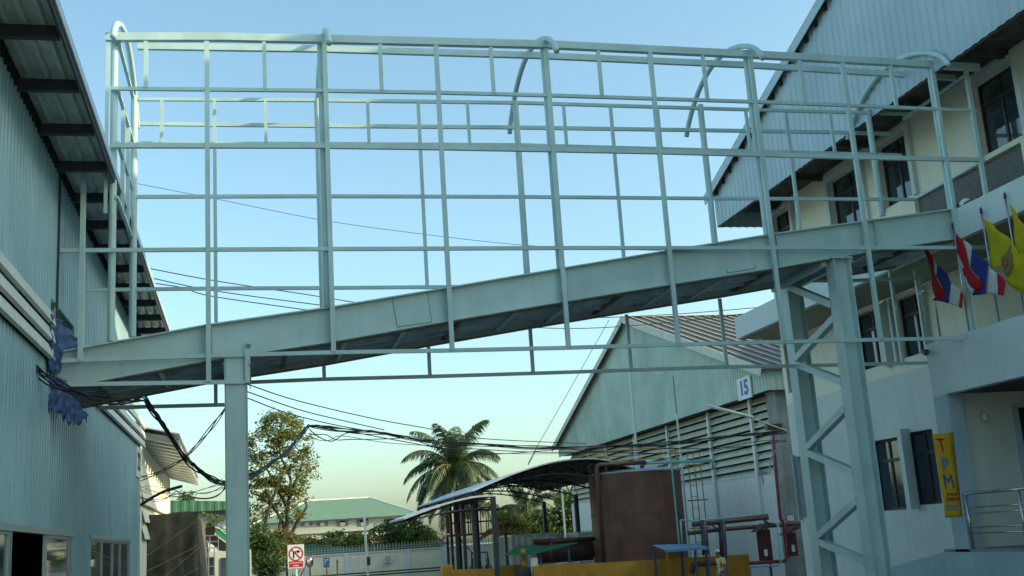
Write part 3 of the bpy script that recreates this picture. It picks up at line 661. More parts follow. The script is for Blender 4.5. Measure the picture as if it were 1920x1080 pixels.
# ------------------------------------------------------------------ BUILDING 15
XB = 18.49; YB0, YB1 = 38.0, 68.0; RYB, RZB = 52.8, 12.9
b15 = thing('gabled_warehouse', 'green corrugated gable warehouse with cream louvres and number 15', 'warehouse', (28, 50, 0))
def vg(y): return 12.9 - abs(y-RYB)*(4.9/14.8)
c_ = MB(); corr(c_, (XB, YB0, 0), (0,1,0), YB1-YB0, (-1,0,0), lambda s: [(7.2, vg(YB0+s))], 0.24, 0.035); c_.build('gable_cladding', CORRG, b15)
c_ = MB(); corr(c_, (XB, YB0, 0), (1,0,0), 22, (0,-1,0), lambda s: [(7.2, vg(YB0)-0.05)], 0.24, 0.035); c_.build('side_cladding', CORRG, b15)
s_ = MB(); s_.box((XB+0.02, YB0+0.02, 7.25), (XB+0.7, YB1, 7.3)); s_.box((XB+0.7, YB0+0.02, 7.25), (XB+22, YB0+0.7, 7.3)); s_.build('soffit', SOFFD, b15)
WX = XB+0.55; WYB = YB0+0.5
# louvres
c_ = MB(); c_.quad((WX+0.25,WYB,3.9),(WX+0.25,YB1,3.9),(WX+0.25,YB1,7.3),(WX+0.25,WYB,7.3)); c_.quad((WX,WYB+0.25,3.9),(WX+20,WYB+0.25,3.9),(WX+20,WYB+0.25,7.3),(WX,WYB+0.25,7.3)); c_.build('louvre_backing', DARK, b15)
zl = 7.2
while zl > 4.35:
    l_ = MB(); l_.prism([(WX+0.18, WYB+0.2, zl), (WX-0.02, WYB+0.2, zl-0.24), (WX-0.02, WYB+0.2, zl-0.26), (WX+0.19, WYB+0.2, zl-0.02)], (0, YB1-WYB-0.4, 0)); l_.build('louvre_blade', SLATC, b15)
    l_ = MB(); l_.prism([(WX+0.37, WYB+0.18, zl), (WX+0.37, WYB-0.02, zl-0.24), (WX+0.37, WYB-0.02, zl-0.26), (WX+0.37, WYB+0.19, zl-0.02)], (19, 0, 0)); l_.build('louvre_blade', SLATC, b15)
    zl -= 0.30
for px in (1050, 1138, 1193, 1256, 1336, 1418):
    y = PX(px, 850, WX).y; MB().box((WX-0.1, y-0.09, 0), (WX-0.005, y+0.09, 7.2)).build('post', WHITE, b15)
wl = MB(); wl.box((WX, WYB, 0), (WX+0.2, YB1, 4.3)); wl.build('lower_wall', WHITE, b15)
wl = MB(); wl.box((WX+0.2, WYB, 0), (WX+20, WYB+0.2, 4.3)); wl.build('side_wall', WHITE, b15)
MB().box((WX-0.01, WYB-0.12, 0), (WX+0.36, WYB-0.005, 7.25)).build('corner_pier', CONC, b15)
MB().box((WX-0.13, WYB-0.12, 0), (WX-0.012, WYB+0.7, 7.25)).build('corner_pier', CONC, b15)
pr = []; x = XB-0.35
while x < 42: pr += [(x, 0), (x+0.40, 0), (x+0.44, 0.06), (x+0.52, 0.06)]; x += 0.56
r_ = MB(); r2 = MB()
for i, ((xa, da), (xb, db)) in enumerate(zip(pr, pr[1:])):
    mb = r2 if i % 4 == 2 else r_
    mb.quad((xa, YB0-0.3, vg(YB0-0.3)+0.05+da), (xb, YB0-0.3, vg(YB0-0.3)+0.05+db), (xb, RYB, RZB+0.05+db), (xa, RYB, RZB+0.05+da))
    r_.quad((xa, YB1+0.3, vg(YB1+0.3)+0.05+da), (xb, YB1+0.3, vg(YB1+0.3)+0.05+db), (xb, RYB, RZB+0.05+db), (xa, RYB, RZB+0.05+da))
ro_ = r_.build('roof', BROOF, b15); r2.build('roof_rib', mat('roof_rib', (0.36,0.36,0.28), 0.5), ro_)
v_ = MB()
v_.beam((XB-0.37, YB0-0.3, vg(YB0-0.3)-0.05), (XB-0.37, RYB, RZB-0.02), 0.03, 0.34, side=(1,0,0)); v_.beam((XB-0.37, RYB, RZB-0.02), (XB-0.37, YB1+0.3, vg(YB1+0.3)-0.05), 0.03, 0.3, side=(1,0,0)); v_.beam((XB-0.37, RYB, RZB+0.1), (42, RYB, RZB+0.1), 0.3, 0.05); v_.build('verge_trim', mat('trim_cream', (0.55,0.56,0.46), 0.5), b15)
sy = PX(1393,712,XB-0.1).y
sgn = thing('number_sign', 'white building number sign reading 15 under the green gable', 'sign', (XB-0.08, sy, 6.9))
MB().box((XB-0.1, sy-0.62, 7.12), (XB-0.045, sy+0.62, 7.95)).build('board', SIGNW, sgn)
text_mesh('15', 0.78, 'lettering', BLUET, sgn, (XB-0.105, sy, 7.53), (0,-1,0), (0,0,1), 0.004, 0.03, 1.05)

# ------------------------------------------------------------------ lamp arm, poles
fl = thing('fluorescent_street_lamp', 'long fluorescent tube lamp on a bracket arm before the cream louvres', 'lamp', PY(1470,806,33))
MB().tube([PY(1326,760,33), PY(1412,783,33)], 0.05, 8).build('tube_housing', WHITE, fl, smooth=True)
MB().tube([PY(1400,781,33), PY(1476,808,33)], 0.022, 6).build('arm', ALU, fl)
MB().box(PY(1438,795,33.1), PY(1462,806,33.3)).build('junction_box', PIPEB, fl)
MB().tube([PY(1470,822,33), PY(1445,860,33), PY(1442,890,33)], 0.02, 6).build('stay', ALU, fl)
for (bx_, by_, ym, r_, top_y, tip_y, lab) in ((1195,860,50,0.06,690,606,'thin white mast rising behind the arched canopy in front of the green gable'), (1276,850,45,0.045,775,705,'shorter thin mast with dark tip before the cream louvres')):
    p = PY(bx_, by_, ym); zt1 = PY(bx_-12, top_y, ym).z; zt2 = PY(bx_-20, tip_y, ym).z
    m_ = MB(); m_.tube([(p.x, ym, 0), (p.x, ym, zt1)], r_, 8); m_.cur = 1; m_.tube([(p.x, ym, zt1-0.05), (p.x, ym, zt2)], 0.018, 6); tag(m_.build('mast', [WHITE, DSTEEL]), lab, 'mast')
m_ = MB(); p = PY(1258,858,40.6); p2 = PY(1272,1012,40.6); m_.tube([(p.x,41.2,p.z),(p.x,40.6,p.z),(p.x,40.6,p2.z-0.4)], 0.035, 8); tag(m_.build('vent_pipe', CYANP), 'upright pale turquoise pipe standing against the right side of the brown tank', 'pipe')

# ------------------------------------------------------------------ TANK + plant yard
TC = PY(1206, 980, 42.6); TR = 1.84; tc_ = (TC.x, 43.2, 0)
TOPZ = PY(1195, 888, 43.2).z
tk = thing('storage_tank', 'big upright brown storage tank with rusty streaks in the plant yard', 'tank', tc_)
MB().lathe(tc_, [(TR,0),(TR,1.6),(TR+0.012,1.61),(TR+0.012,1.66),(TR,1.67),(TR,3.1),(TR+0.012,3.11),(TR+0.012,3.15),(TR,3.16),(TR,TOPZ)], 48).build('shell', TANK, tk, smooth=False)
MB().lathe((tc_[0], tc_[1], TOPZ), [(TR+0.02,0),(TR+0.02,0.05),(0.3,0.32),(0.28,0.42),(0.02,0.43)], 40).build('roof', CANR, tk)
hr = MB(); n = 20
for z in (0.45, 0.85):
    hr.tube([(tc_[0]+TR*math.cos(a), tc_[1]+TR*math.sin(a), TOPZ+z) for a in [2*math.pi*k/n for k in range(n+1)]], 0.026, 6)
for k in range(10):
    a = 2*math.pi*k/10; hr.tube([(tc_[0]+TR*math.cos(a), tc_[1]+TR*math.sin(a), TOPZ), (tc_[0]+TR*math.cos(a), tc_[1]+TR*math.sin(a), TOPZ+0.86)], 0.018, 6)
hr.build('handrail', YRAIL, tk)
ld = MB()
p0 = PY(1292, 1000, 43); p1 = PY(1310, 850, 43); lx = (p0.x+p1.x)/2
for dx in (-0.12, 0.14, 0.4): ld.tube([(lx+dx, 43, 0), (lx+dx, 43, p1.z+0.1)], 0.022, 6)
for k in range(12): ld.tube([(lx-0.12, 43, 0.5+k*0.45), (lx+0.14, 43, 0.5+k*0.45)], 0.014, 6)
for zz in (2.4, 3.5, 4.9): ld.tube([(lx-0.3,43,zz),(lx+0.55,43,zz)], 0.03, 6)
ld.build('ladder', YRAIL, tk)
pp = MB(); a = PY(1133, 1055, 41.2); b = PY(1122, 872, 41.2); c = PY(1212, 866, 41.2)
pp.tube([(a.x, 41.2, 0.2), (a.x, 41.2, b.z-0.12), (a.x+0.04, 41.2, b.z-0.03), (a.x+0.15, 41.2, b.z), (c.x, 41.4, c.z), (c.x+0.08, 42, c.z-0.1), (c.x+0.08, 42, c.z-0.5)], 0.085, 12); pp.build('pipe', PIPEB, tk, smooth=True)
pp = MB(); a = PY(1215,868,40.9); b = PY(1335,864,40.9); pp.tube([a, b, b+Vector((0,0,-0.35))], 0.06, 10); tag(pp.build('pipe_run', CYANP, smooth=True), 'pale blue pipe bridging from the brown tank top to the louvres', 'pipe')
# yellow bund walls
def yel(ax, ay, bx, by, Y, lab, th=0.2):
    a = PY(ax, ay, Y); b = PY(bx, by, Y); m_ = MB(); m_.prism([(a.x,Y,0),(b.x,Y,0),(b.x,Y,b.z),(a.x,Y,a.z)], (0,th,0)); tag(m_.build('bund_wall', YEL), lab, 'wall', 'yellow walls around the plant yard')
yel(1085,1058,1404,1039,38.5,'long ochre yellow wall in front of the brown tank')
yel(1000,1062,1085,1054,40,'ochre yellow wall under the green shed roof')
yel(850,1068,930,1066,40.5,'low ochre yellow wall below the canopy posts')
yel(930,1062,985,1058,41.5,'ochre yellow wall before the white container')
bx = PY(829,1060,40); bx2 = PY(849,1060,40); m_ = MB(); m_.box((bx.x,40,0),(bx2.x,40.4,bx.z)); 
for k in range(4): m_.box((bx.x+0.05+k*0.09, 39.98, 0.2), (bx.x+0.08+k*0.09, 40, bx.z-0.05))
tag(m_.build('bollard_block', YEL), 'ribbed yellow block at the left end of the plant yard', 'block')
# canopy
Yc0, Yc1 = 42.0, 57.0
cn = thing('arched_canopy', 'big arched metal canopy with dark trusses beside the tank', 'canopy', (12, 50, 0))
cx_ = [(885,922),(925,905),(970,887),(1020,872),(1065,864),(1110,862),(1150,868),(1190,882)]
C = [PY(x, y, Yc0) for x, y in cx_]
C = spline(C, 4)
Xs = [p.x for p in C]; Zs = [p.z for p in C]
sh = MB()
sh.add([Vector((x, Y, z+d)) for Y, d in ((Yc0-0.2,0),(Yc1,0)) for x, z in zip(Xs, Zs)], [(i, i+1, len(Xs)+i+1, len(Xs)+i) for i in range(len(Xs)-1)])
o = sh.build('roof_sheet', CANR, cn); s = o.modifiers.new('s','SOLIDIFY'); s.thickness = 0.05; s.offset = 1
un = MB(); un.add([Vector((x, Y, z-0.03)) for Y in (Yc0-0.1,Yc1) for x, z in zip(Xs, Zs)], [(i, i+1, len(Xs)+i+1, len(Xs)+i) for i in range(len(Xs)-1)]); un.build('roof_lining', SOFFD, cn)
x0c, x1c = Xs[0], Xs[-1]
def lowch(x): 
    t = (x-x0c)/(x1c-x0c); return Zs[0]-0.12 + 0.62*math.sin(math.pi*min(1,max(0,t)))
for Y in (42.3, 46.3, 50.3, 54.3, 56.9):
    tr = MB(); tr.tube([(x, Y, z-0.1) for x, z in zip(Xs, Zs)], 0.035, 6); tr.tube([(x, Y, lowch(x)) for x in Xs], 0.035, 6)
    for i in range(0, len(Xs)-2, 2):
        tr.tube([(Xs[i], Y, lowch(Xs[i])), (Xs[i+1], Y, Zs[i+1]-0.1)], 0.018, 5); tr.tube([(Xs[i+1], Y, Zs[i+1]-0.1), (Xs[i+2], Y, lowch(Xs[i+2]))], 0.018, 5)
    tr.build('truss', DSTEEL, cn)
for i in range(1, len(Xs)-1, 3):
    MB().box((Xs[i]-0.03, Yc0, Zs[i]-0.12), (Xs[i]+0.03, Yc1, Zs[i]-0.04)).build('purlin', DSTEEL, cn)
for x in (Xs[0]+0.15, Xs[-1]-0.1):
    for Y in ((42.3, 46.3) if x < 10 else (42.3, 50.3, 56.3)): MB().hbeam((x, Y, 0), (x, Y, lowch(x)), 0.18, 0.18, 0.015).build('column', DSTEEL, cn)
# lean-to in front, lower
ln = thing('lean_to_canopy', 'lower curved lean-to canopy on slim dark posts left of the arched one', 'canopy', (7.5, 41, 0))
L = spline([PY(925,928,40), PY(890,930,40), PY(845,940,40), PY(805,953,40), PY(757,971,40)], 4)
sh = MB(); sh.add([Vector((p.x, Y, p.z)) for Y in (40,44.5) for p in L], [(i, i+1, len(L)+i+1, len(L)+i) for i in range(len(L)-1)])
o = sh.build('roof_sheet', CANR, ln); s = o.modifiers.new('s','SOLIDIFY'); s.thickness = 0.06; s.offset = 1
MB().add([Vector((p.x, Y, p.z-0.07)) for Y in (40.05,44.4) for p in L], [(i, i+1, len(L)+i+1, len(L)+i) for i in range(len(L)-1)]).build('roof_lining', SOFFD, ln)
for Y in (40.3, 41.8, 43.3):
    tr = MB(); tr.tube([p + Vector((0, Y-40, -0.14)) for p in L], 0.025, 5); tr.tube([Vector((L[0].x,Y,L[0].z-0.4)), Vector((L[8].x,Y,L[8].z-0.35)), Vector((L[-1].x,Y,L[-1].z-0.1))], 0.025, 5)
    for i in range(0, len(L)-3, 3): tr.tube([Vector((L[i].x,Y,L[i].z-0.14)), Vector((L[i+2].x,Y,L[min(i+2,16)].z-0.38))], 0.014, 5)
    tr.build('truss', DSTEEL, ln)
for (px, Y, w_) in ((932,40.1,0.17),(893,41.8,0.14),(874,43.3,0.12),(860,44.2,0.12),(850,44.4,0.10)):
    p = PY(px-2, 1030, Y); zt = min(L, key=lambda v: abs(v.x-p.x)).z-0.05; MB().box((p.x-w_/2, Y-w_/2, 0), (p.x+w_/2, Y+w_/2, zt)).build('post', DSTEEL, ln)
# orange caged platform
cg = thing('caged_platform', 'orange red steel platform with railings under the lean-to canopy', 'platform', (7, 46, 0))
a = PY(838,1003,45); b = PY(958,1000,45); z0 = a.z; 
MB().box((a.x, 45, z0-0.08), (b.x, 46.2, z0)).build('floor', ORAN, cg)
rr = MB()
for z in (0.45, 0.9):
    rr.tube([(a.x,45,z0+z),(b.x,45,z0+z)], 0.025, 6); rr.tube([(a.x,46.2,z0+z),(b.x,46.2,z0+z)], 0.025, 6); rr.tube([(a.x,45,z0+z),(a.x,46.2,z0+z)], 0.025, 6)
for k in range(9):
    x = a.x+(b.x-a.x)*k/8; rr.tube([(x,45,z0),(x,45,z0+0.9)], 0.022, 6); rr.tube([(x,46.2,z0),(x,46.2,z0+0.9)], 0.022, 6)
rr.build('railing', ORAN, cg)
q2 = MB()
for x in (a.x+0.35, a.x+0.62, a.x+0.9): q2.tube([(x,45.1,z0),(x,45.1,z0+1.5)], 0.03, 6)
q2.box((a.x+0.02,44.9,z0+0.05),(a.x+0.1,45,z0+0.85)); q2.build('frame', ORAN, cg)
for x in (a.x+0.1, (a.x+b.x)/2, b.x-0.1): MB().box((x-0.05,45.5,0),(x+0.05,45.6,z0-0.08)).build('leg', DSTEEL, cg)
MB().tube([(a.x+0.5,45.3,z0-0.1),(a.x+1.3,45.3,z0-1.1)], 0.025, 6).build('brace', DSTEEL, cg)
# pumps
for k, px in enumerate((886, 898, 915)):
    p = PY(px,1055,43); m_ = MB(); m_.lathe((p.x,43,0.3), [(0.16,0),(0.17,0.9),(0.14,1.2),(0.06,1.3),(0.06,1.5),(0.02,1.55)], 14); m_.cur = 0; m_.tube([(p.x,43,1.2),(p.x+0.25,43,1.35),(p.x+0.25,43,0.4)], 0.035, 6)
    tag(m_.build('pump', DSTEEL, smooth=True), 'dark upright pump, %s of three under the lean-to' % ('left','middle','right')[k], 'pump', 'pumps under the lean-to')
pf = MB(); a = PY(884,1037,42.7); b = PY(914,1036,42.7)
for x in (a.x, b.x): pf.tube([(x,42.7,0),(x,42.7,a.z)], 0.03, 6)
pf.tube([(a.x,42.7,a.z),(b.x,42.7,a.z)], 0.03, 6); tag(pf.build('pump_guard', DSTEEL), 'dark pipe frame arching over the pumps', 'frame')
# containers
def container(px0, px1, py0, Y, dep, lab):
    a = PY(px0, py0, Y); b = PY(px1, py0, Y); z1 = a.z; o = thing('white_container', lab, 'container', ((a.x+b.x)/2, Y, 0), 'white containers behind the pumps')
    w_ = MB(); x = a.x+0.1; corr(w_, (a.x+0.1,Y+0.04,0), (1,0,0), b.x-a.x-0.2, (0,-1,0), lambda s: [(0.12,z1-0.1)], 0.28, 0.03)
    w_.build('front_panel', WHITE, o)
    w2 = MB(); corr(w2, (a.x+0.04,Y+0.1,0), (0,1,0), dep-0.2, (-1,0,0), lambda s: [(0.12,z1-0.1)], 0.28, 0.03); w2.box((b.x-0.05,Y+0.1,0.1),(b.x-0.02,Y+dep,z1-0.1)); w2.box((a.x+0.05,Y+0.06,z1-0.08),(b.x-0.05,Y+dep,z1-0.03)); w2.build('side_panel', CREAM, o)
    f = MB()
    for x in (a.x, b.x-0.12):
        for y in (Y, Y+dep-0.12): f.box((x,y,0),(x+0.12,y+0.12,z1))
    f.box((a.x+0.12,Y,z1-0.12),(b.x-0.12,Y+0.1,z1)); f.box((a.x+0.12,Y,0),(b.x-0.12,Y+0.1,0.12)); f.box((a.x,Y+0.12,z1-0.12),(a.x+0.1,Y+dep-0.12,z1)); f.build('frame', SLAT, o)
container(958,1038,1003,50,2.4,'white ribbed container with open cream side behind the pumps')
container(1083,1150,998,49,2.0,'white container half hidden behind the brown tank')
a = PY(932,1008,50.3); b = PY(957,1008,50.3); MB().box((a.x,50.3,0),(b.x,50.36,a.z)).build('x', WHITE); o = bpy.data.objects['x']; o.name = 'container_door'; tag(o, 'stained cream container door swung open beside the pumps', 'door')
# horizontal brown tank, pipes
a = PY(1008,1038,44.5); b = PY(1110,1038,44.5)
ht = MB(); ht.tube([(a.x-0.12,44.5,a.z),(a.x,44.5,a.z),(b.x,44.5,a.z)], 0.40, 24); tag(ht.build('horizontal_tank', mat('purple_brown', (0.06,0.035,0.035), 0.5), smooth=False), 'dark brown horizontal tank behind the green shed', 'tank')
a = PY(1000,1016,43.4); b = PY(1115,1010,43.4); pr_ = MB(); pr_.tube([a, b], 0.09, 10); pr_.tube([a+Vector((0.7,0,0)), a+Vector((0.7,0,-0.8))], 0.08, 8); tag(pr_.build('pipe_run', PIPEB, smooth=True), 'dark brown pipe over the horizontal tank', 'pipe')
# green-roofed shed
gs = thing('green_shed', 'small open shed with corrugated green roof and blue posts', 'shed', PY(1010,1060,41.0))
a = PY(946,1042,40.2); b = PY(1000,1040,40.2); c = PY(1043,1023,41.6); d = PY(972,1023,41.6)
g_ = MB(); g_.prism([a, b, Vector((c.x-0.45,41.6,c.z)), d], (0,0,0.03)); g_.build('roof', GREENR, gs)
e = PY(1078,1026,41.0); g_ = MB(); g_.prism([b, Vector((c.x-0.45,41.6,c.z)), Vector((e.x,41.6,c.z-0.03)), Vector((e.x,40.6,b.z+0.3))], (0,0,0.03)); g_.build('roof', GREENR, gs)
for px in (985,1014,1068): p = PY(px,1050,40.5); MB().box((p.x-0.03,40.5,0),(p.x+0.03,40.56,PY(px,1035,40.5).z+0.1)).build('post', BLUEP, gs)
p = PY(995,1058,40.4); MB().box((p.x,40.35,0.7),(p.x+0.26,40.6,1.75)).build('control_box', WHITE, gs)
p = PY(975,1065,40.4); MB().box((p.x-0.1,40.3,0.6),(p.x+0.35,40.6,1.45)).build('control_panel', DSTEEL, gs)
p = PY(983,1048,40.4); MB().box((p.x-0.1,40.4,1.5),(p.x+0.06,40.5,2.1)).build('notice', YEL, gs)
# blue shelter
bs = thing('blue_shelter', 'small shelter with pale blue sheet roof in front of the tank', 'shelter', PY(1275,1060,37.5))
a = PY(1224,1023,38.2); b = PY(1310,1020,38.2); c = PY(1328,1026,37.2); d = PY(1247,1032,37.2)
g_ = MB(); g_.prism([a,b,c,d], (0,0,0.02)); g_.build('roof', BLUER, bs)
g_ = MB(); g_.prism([d, c, c+Vector((0,0,-0.07)), d+Vector((0,0,-0.07))], (0,-0.02,0)); g_.build('fascia', BLUER, bs)
for px, Y in ((1228,38.1),(1304,37.3),(1326,37.3),(1278,38.1)): p = PY(px+1,1050,Y); MB().box((p.x-0.03,Y,0),(p.x+0.03,Y+0.06,PY(px,1029,Y).z)).build('post', BLUEP, bs)
a = PY(1252,1037,37.8); b = PY(1270,1050,37.8); MB().box((a.x,37.8,b.z),(b.x,38.0,a.z)).build('notice_box', YEL, bs)
# pipe rack
rk = thing('pipe_rack', 'brown pipes on blue posts running along the white wall', 'pipe rack', PY(1370,1060,37.6))
for pts, r, m in (([(1298,984),(1350,979),(1440,970)],0.085,PIPEB),([(1290,1000),(1350,993),(1440,986),(1500,982)],0.075,PIPEB),([(1353,978),(1357,1045)],0.13,PIPEB),([(1297,1075),(1300,1060),(1310,1058),(1345,1055)],0.09,PIPEB),([(1275,975),(1300,977),(1440,964)],0.03,CYANP),([(1276,975),(1279,1018)],0.03,CYANP),([(1318,975),(1323,1040)],0.12,TANK)):
    MB().tube([PY(x,y,37.7) for x,y in pts], r, 10).build('pipe', m, rk, smooth=True)
for px in (1325,1361,1444): p = PY(px,1050,37.5); MB().box((p.x-0.035,37.5,0),(p.x+0.035,37.56,PY(px-4,975,37.5).z)).build('post', BLUEP, rk)
for (x0_,y0_,x1_,y1_) in ((1332,983,1345,992),(1430,974,1446,984)): MB().beam(PY(x0_,y0_,37.55), PY(x1_,y1_,37.55), 0.04, 0.06).build('brace', BLUEP, rk)
rp_ = MB(); rp_.tube([PY(x,y,37.2) for x,y in ((1450,800),(1452,850),(1461,950),(1463,972),(1469,980),(1476,1045),(1472,1052),(1405,1056))], 0.06, 8); tag(rp_.build('fire_pipe', REDP, smooth=True), 'bright red fire pipe running down the concrete corner pier', 'pipe')
rp_ = MB(); rp_.tube([PY(x,y,37.1) for x,y in ((1458,980),(1464,1055),(1460,1060),(1405,1063))], 0.035, 8); tag(rp_.build('water_pipe', CYANP, smooth=True), 'thin turquoise pipe beside the red fire pipe', 'pipe')
for (x0_, x1_, y0_, y1_, lab) in ((1424,1450,993,1050,'red fire hose cabinet with pitched brown roof left of the red pipe'),(1477,1497,999,1042,'red fire hose cabinet between the red pipe and the office corner')):
    a = PY(x0_,y0_,37.3); b = PY(x1_,y1_,37.3); o = thing('fire_cabinet', lab, 'cabinet', (a.x,37.3,b.z), 'red fire cabinets')
    MB().box((a.x,37.3,b.z),(b.x,37.6,a.z)).build('body', mat('dark_red', (0.08,0.013,0.012), 0.5), o)
    r_ = MB(); r_.prism([(a.x-0.22,37.1,a.z-0.08),(a.x+0.16,37.1,a.z+0.2),(b.x+0.08,37.1,a.z+0.2),(b.x+0.12,37.1,a.z+0.14)], (0,0.5,0)); r_.build('roof', PIPEB, o)
    MB().box((a.x+0.08,37.28,b.z+0.15),(a.x+0.2,37.3,b.z+0.38)).build('label_plate', SIGNW, o)
m_ = MB(); a = PY(1474,965,37.2); b = PY(1490,977,37.2); m_.box((a.x,37.2,b.z),(b.x,37.22,a.z)); m_.cur = 1; m_.box((a.x+0.02,37.19,b.z+0.02),(b.x-0.02,37.2,a.z-0.02)); tag(m_.build('notice_plate', [REDP, SIGNW]), 'small red bordered notice between the pipes and the office corner', 'sign')
cb2 = MB(); p = PY(1425,887,WYB-0.2); cb2.box((p.x-0.1,WYB-0.5,p.z-0.08),(p.x+0.18,WYB-0.2,p.z+0.04)); cb2.tube([(p.x,WYB-0.3,p.z),(p.x+0.05,WYB-0.3,p.z-0.4)], 0.03, 6); tag(cb2.build('floodlight', ALU), 'small grey floodlight fixed high on the concrete corner pier', 'floodlight')

# ------------------------------------------------------------------ LEFT BACKGROUND
b22 = thing('cream_warehouse', 'sunlit cream warehouse with deep ribbed eave behind the left warehouse', 'warehouse', (-6, 35, 0))
w_ = MB(); corr(w_, (-2.8, 29.8, 0), (0,1,0), 10.0, (1,0,0), lambda s: [(0, 5.45-0.03*s)], 0.25, 0.02); w_.build('wall', CREAM, b22)
MB().box((-10, 29.8, 0), (-2.85, 30, 5.5)).build('near_wall', CREAM, b22); MB().box((-10, 39.7, 0), (-2.8, 39.8, 5.1)).build('far_wall', CREAM, b22)
X2 = -1.88
r_ = MB(); y = 29.8; pr = []
while y < 40: pr += [(y,0),(y+0.12,0),(y+0.17,0.14),(y+0.5,0.14),(y+0.55,0)]; y += 0.75
for (ya,da),(yb,db) in zip(pr, pr[1:]): r_.quad((X2,ya,5.55-0.045*(ya-29.8)-da-0.02),(X2,yb,5.55-0.045*(yb-29.8)-db-0.02),(-8,yb,6.9-db),(-8,ya,6.9-da))
r_.build('roof_underside', SOFFD if False else SOFF, b22)
r_ = MB(); r_.prism([(X2+0.02,29.8,5.62),(X2+0.02,40,5.16),(-8,40,7.05),(-8,29.8,7.05)], (0,0,0.03)); r_.build('roof', mat('pale_roof', (0.4,0.42,0.36), 0.5), b22)
for k in range(3):
    b_ = MB(); z = 4.25 - k*0.42; b_.prism([(-2.78,30,z),(-2.7,30,z-0.3),(-2.7,30,z-0.34),(-2.78,30,z-0.04)], (0,8.5,0)); b_.build('louvre_blade', CREAM, b22)
p = PX(262,867,-2.7); n22 = thing('number_sign', 'small white plate reading 22 on the sunlit cream wall', 'sign', p)
MB().box((-2.75,p.y-0.5,p.z-0.36),(-2.72,p.y+0.5,p.z+0.36)).build('board', SIGNW, n22)
text_mesh('22', 0.6, 'lettering', BLACKT, n22, (-2.712,p.y,p.z), (0,1,0), (0,0,1), 0.003, 0.01, 1.1)
gb_ = thing('green_factory_building', 'low building with green corrugated fascia behind the tarpaulin load', 'building', (-4, 58, 0))
a = PY(300,938,58); b = PY(470,958,58); w_ = MB(); corr(w_, (a.x,58,0), (1,0,0), b.x-a.x, (0,-1,0), lambda s: [(PY(320,962,58).z, a.z - s*0.07)], 0.4, 0.02); w_.build('fascia', mat('green_sheet_wall', (0.06,0.17,0.09), 0.5, var=0.15), gb_)
MB().box((a.x,58.5,0),(b.x,64,PY(320,968,58).z)).build('wall', WHITE, gb_)
MB().box((a.x,57.9,PY(320,968,58).z),(b.x,64,PY(320,962,58).z)).build('eave', DARK, gb_)
# tarpaulin load on a truck
tl = thing('covered_truck', 'high truck load under a roped grey tarpaulin beyond the left warehouse', 'truck', (-2.6, 33, 0))
x0_ = -4.6; x1_ = PY(374,1000,31.5).x; zt = PY(330,963,31.5).z
G = []; NX, NZ = 46, 26; fs = []
for j in range(NZ+1):
    for i in range(NX+1):
        u = i/NX; v = j/NZ; x = x0_+(x1_-x0_)*u; z = 0.9+(zt-0.9)*v
        fold = (0.16*(math.sin(u*25+1.5*math.sin(v*3)+v*2)**6) + 0.07*math.sin(u*17+v*3))*(1-v*0.65)
        sag = 0.04*math.sin(u*9)*v
        rx = 0
        if u > 0.96: rx = -0.02
        G.append((x+0.05*(1-v)*math.sin(u*12)+rx, 31.5-fold+0.02*(1-v), z+sag*v))
fs = [(j*(NX+1)+i, j*(NX+1)+i+1, (j+1)*(NX+1)+i+1, (j+1)*(NX+1)+i) for j in range(NZ) for i in range(NX)]
t_ = MB(); t_.add(G, fs); t_.build('tarpaulin', TARPG, tl, smooth=True)
t_ = MB(); t_.prism([(x0_,31.53,0.9),(x1_-0.03,31.53,0.9),(x1_+0.03,31.53,zt*0.6),(x1_-0.08,31.53,zt-0.1),(x1_-0.25,31.53,zt),(x0_,31.53,zt+0.02)], (0,6,0)); t_.build('load', TARPG, tl)
MB().box((x0_,31.4,0.6),(x1_,37.5,0.88)).build('chassis', DSTEEL, tl)
for y in (32.2,33.3,36.5):
    w_ = MB(); w_.tube([(x1_-0.3,y,0.5),(x1_,y,0.5)], 0.5, 18); w_.build('wheel', BLACKT, tl)
for (p_, q_) in (((262,1052),(366,978)),((262,1078),(373,1022)),((310,1080),(374,1026)),((345,1080),(374,1064))):
    MB().tube([PY(*p_,31.32), PY(*q_,31.32)], 0.012, 5).build('rope', ROPE, tl)
# white van with ladder and lifted dark hatch
vn = thing('white_van', 'white van with rear ladder and raised dark cover beside the tarpaulin load', 'van', PY(400,1080,36))
a = PY(377,1036,36); b = PY(470,1036,36)
bd = MB(); bd.prism([(a.x,36,0.5),(b.x,36,0.5),(b.x,36,a.z),(a.x+0.15,36,a.z),(a.x,36,a.z-0.2)], (0,4.2,0)); bd.build('body', VANW, vn)
w_ = MB(); p = PY(388,1046,36); p2 = PY(402,1080,36); w_.box((p.x,35.97,1.2),(p2.x,35.99,p.z)); w_.build('window', GLASS, vn)
w_ = MB(); p = PY(414,1046,36); p2 = PY(424,1078,36); w_.box((p.x,35.97,1.7),(p2.x+0.3,35.99,p.z)); w_.build('window', GLASS, vn)
l_ = MB()
for px in (391,402): p = PY(px,1050,35.9); l_.tube([(p.x,35.9,0.8),(p.x,35.9,a.z+0.1)], 0.018, 6)
for k in range(7): p = PY(391,1050,35.9); p2 = PY(402,1050,35.9); l_.tube([(p.x,35.9,0.9+k*0.27),(p2.x,35.9,0.9+k*0.27)], 0.014, 5)
l_.build('ladder', ALU, vn)
r_ = MB()
for z in (0.12,0.3,0.48):
    r_.tube([(a.x+0.02,36.1,a.z+z),(a.x+0.5,36.1,a.z+z)], 0.016, 5)
for x in (0.02,0.25,0.5): r_.tube([(a.x+x,36.1,a.z),(a.x+x,36.1,a.z+0.5)], 0.016, 5)
r_.build('roof_rack', ALU, vn)
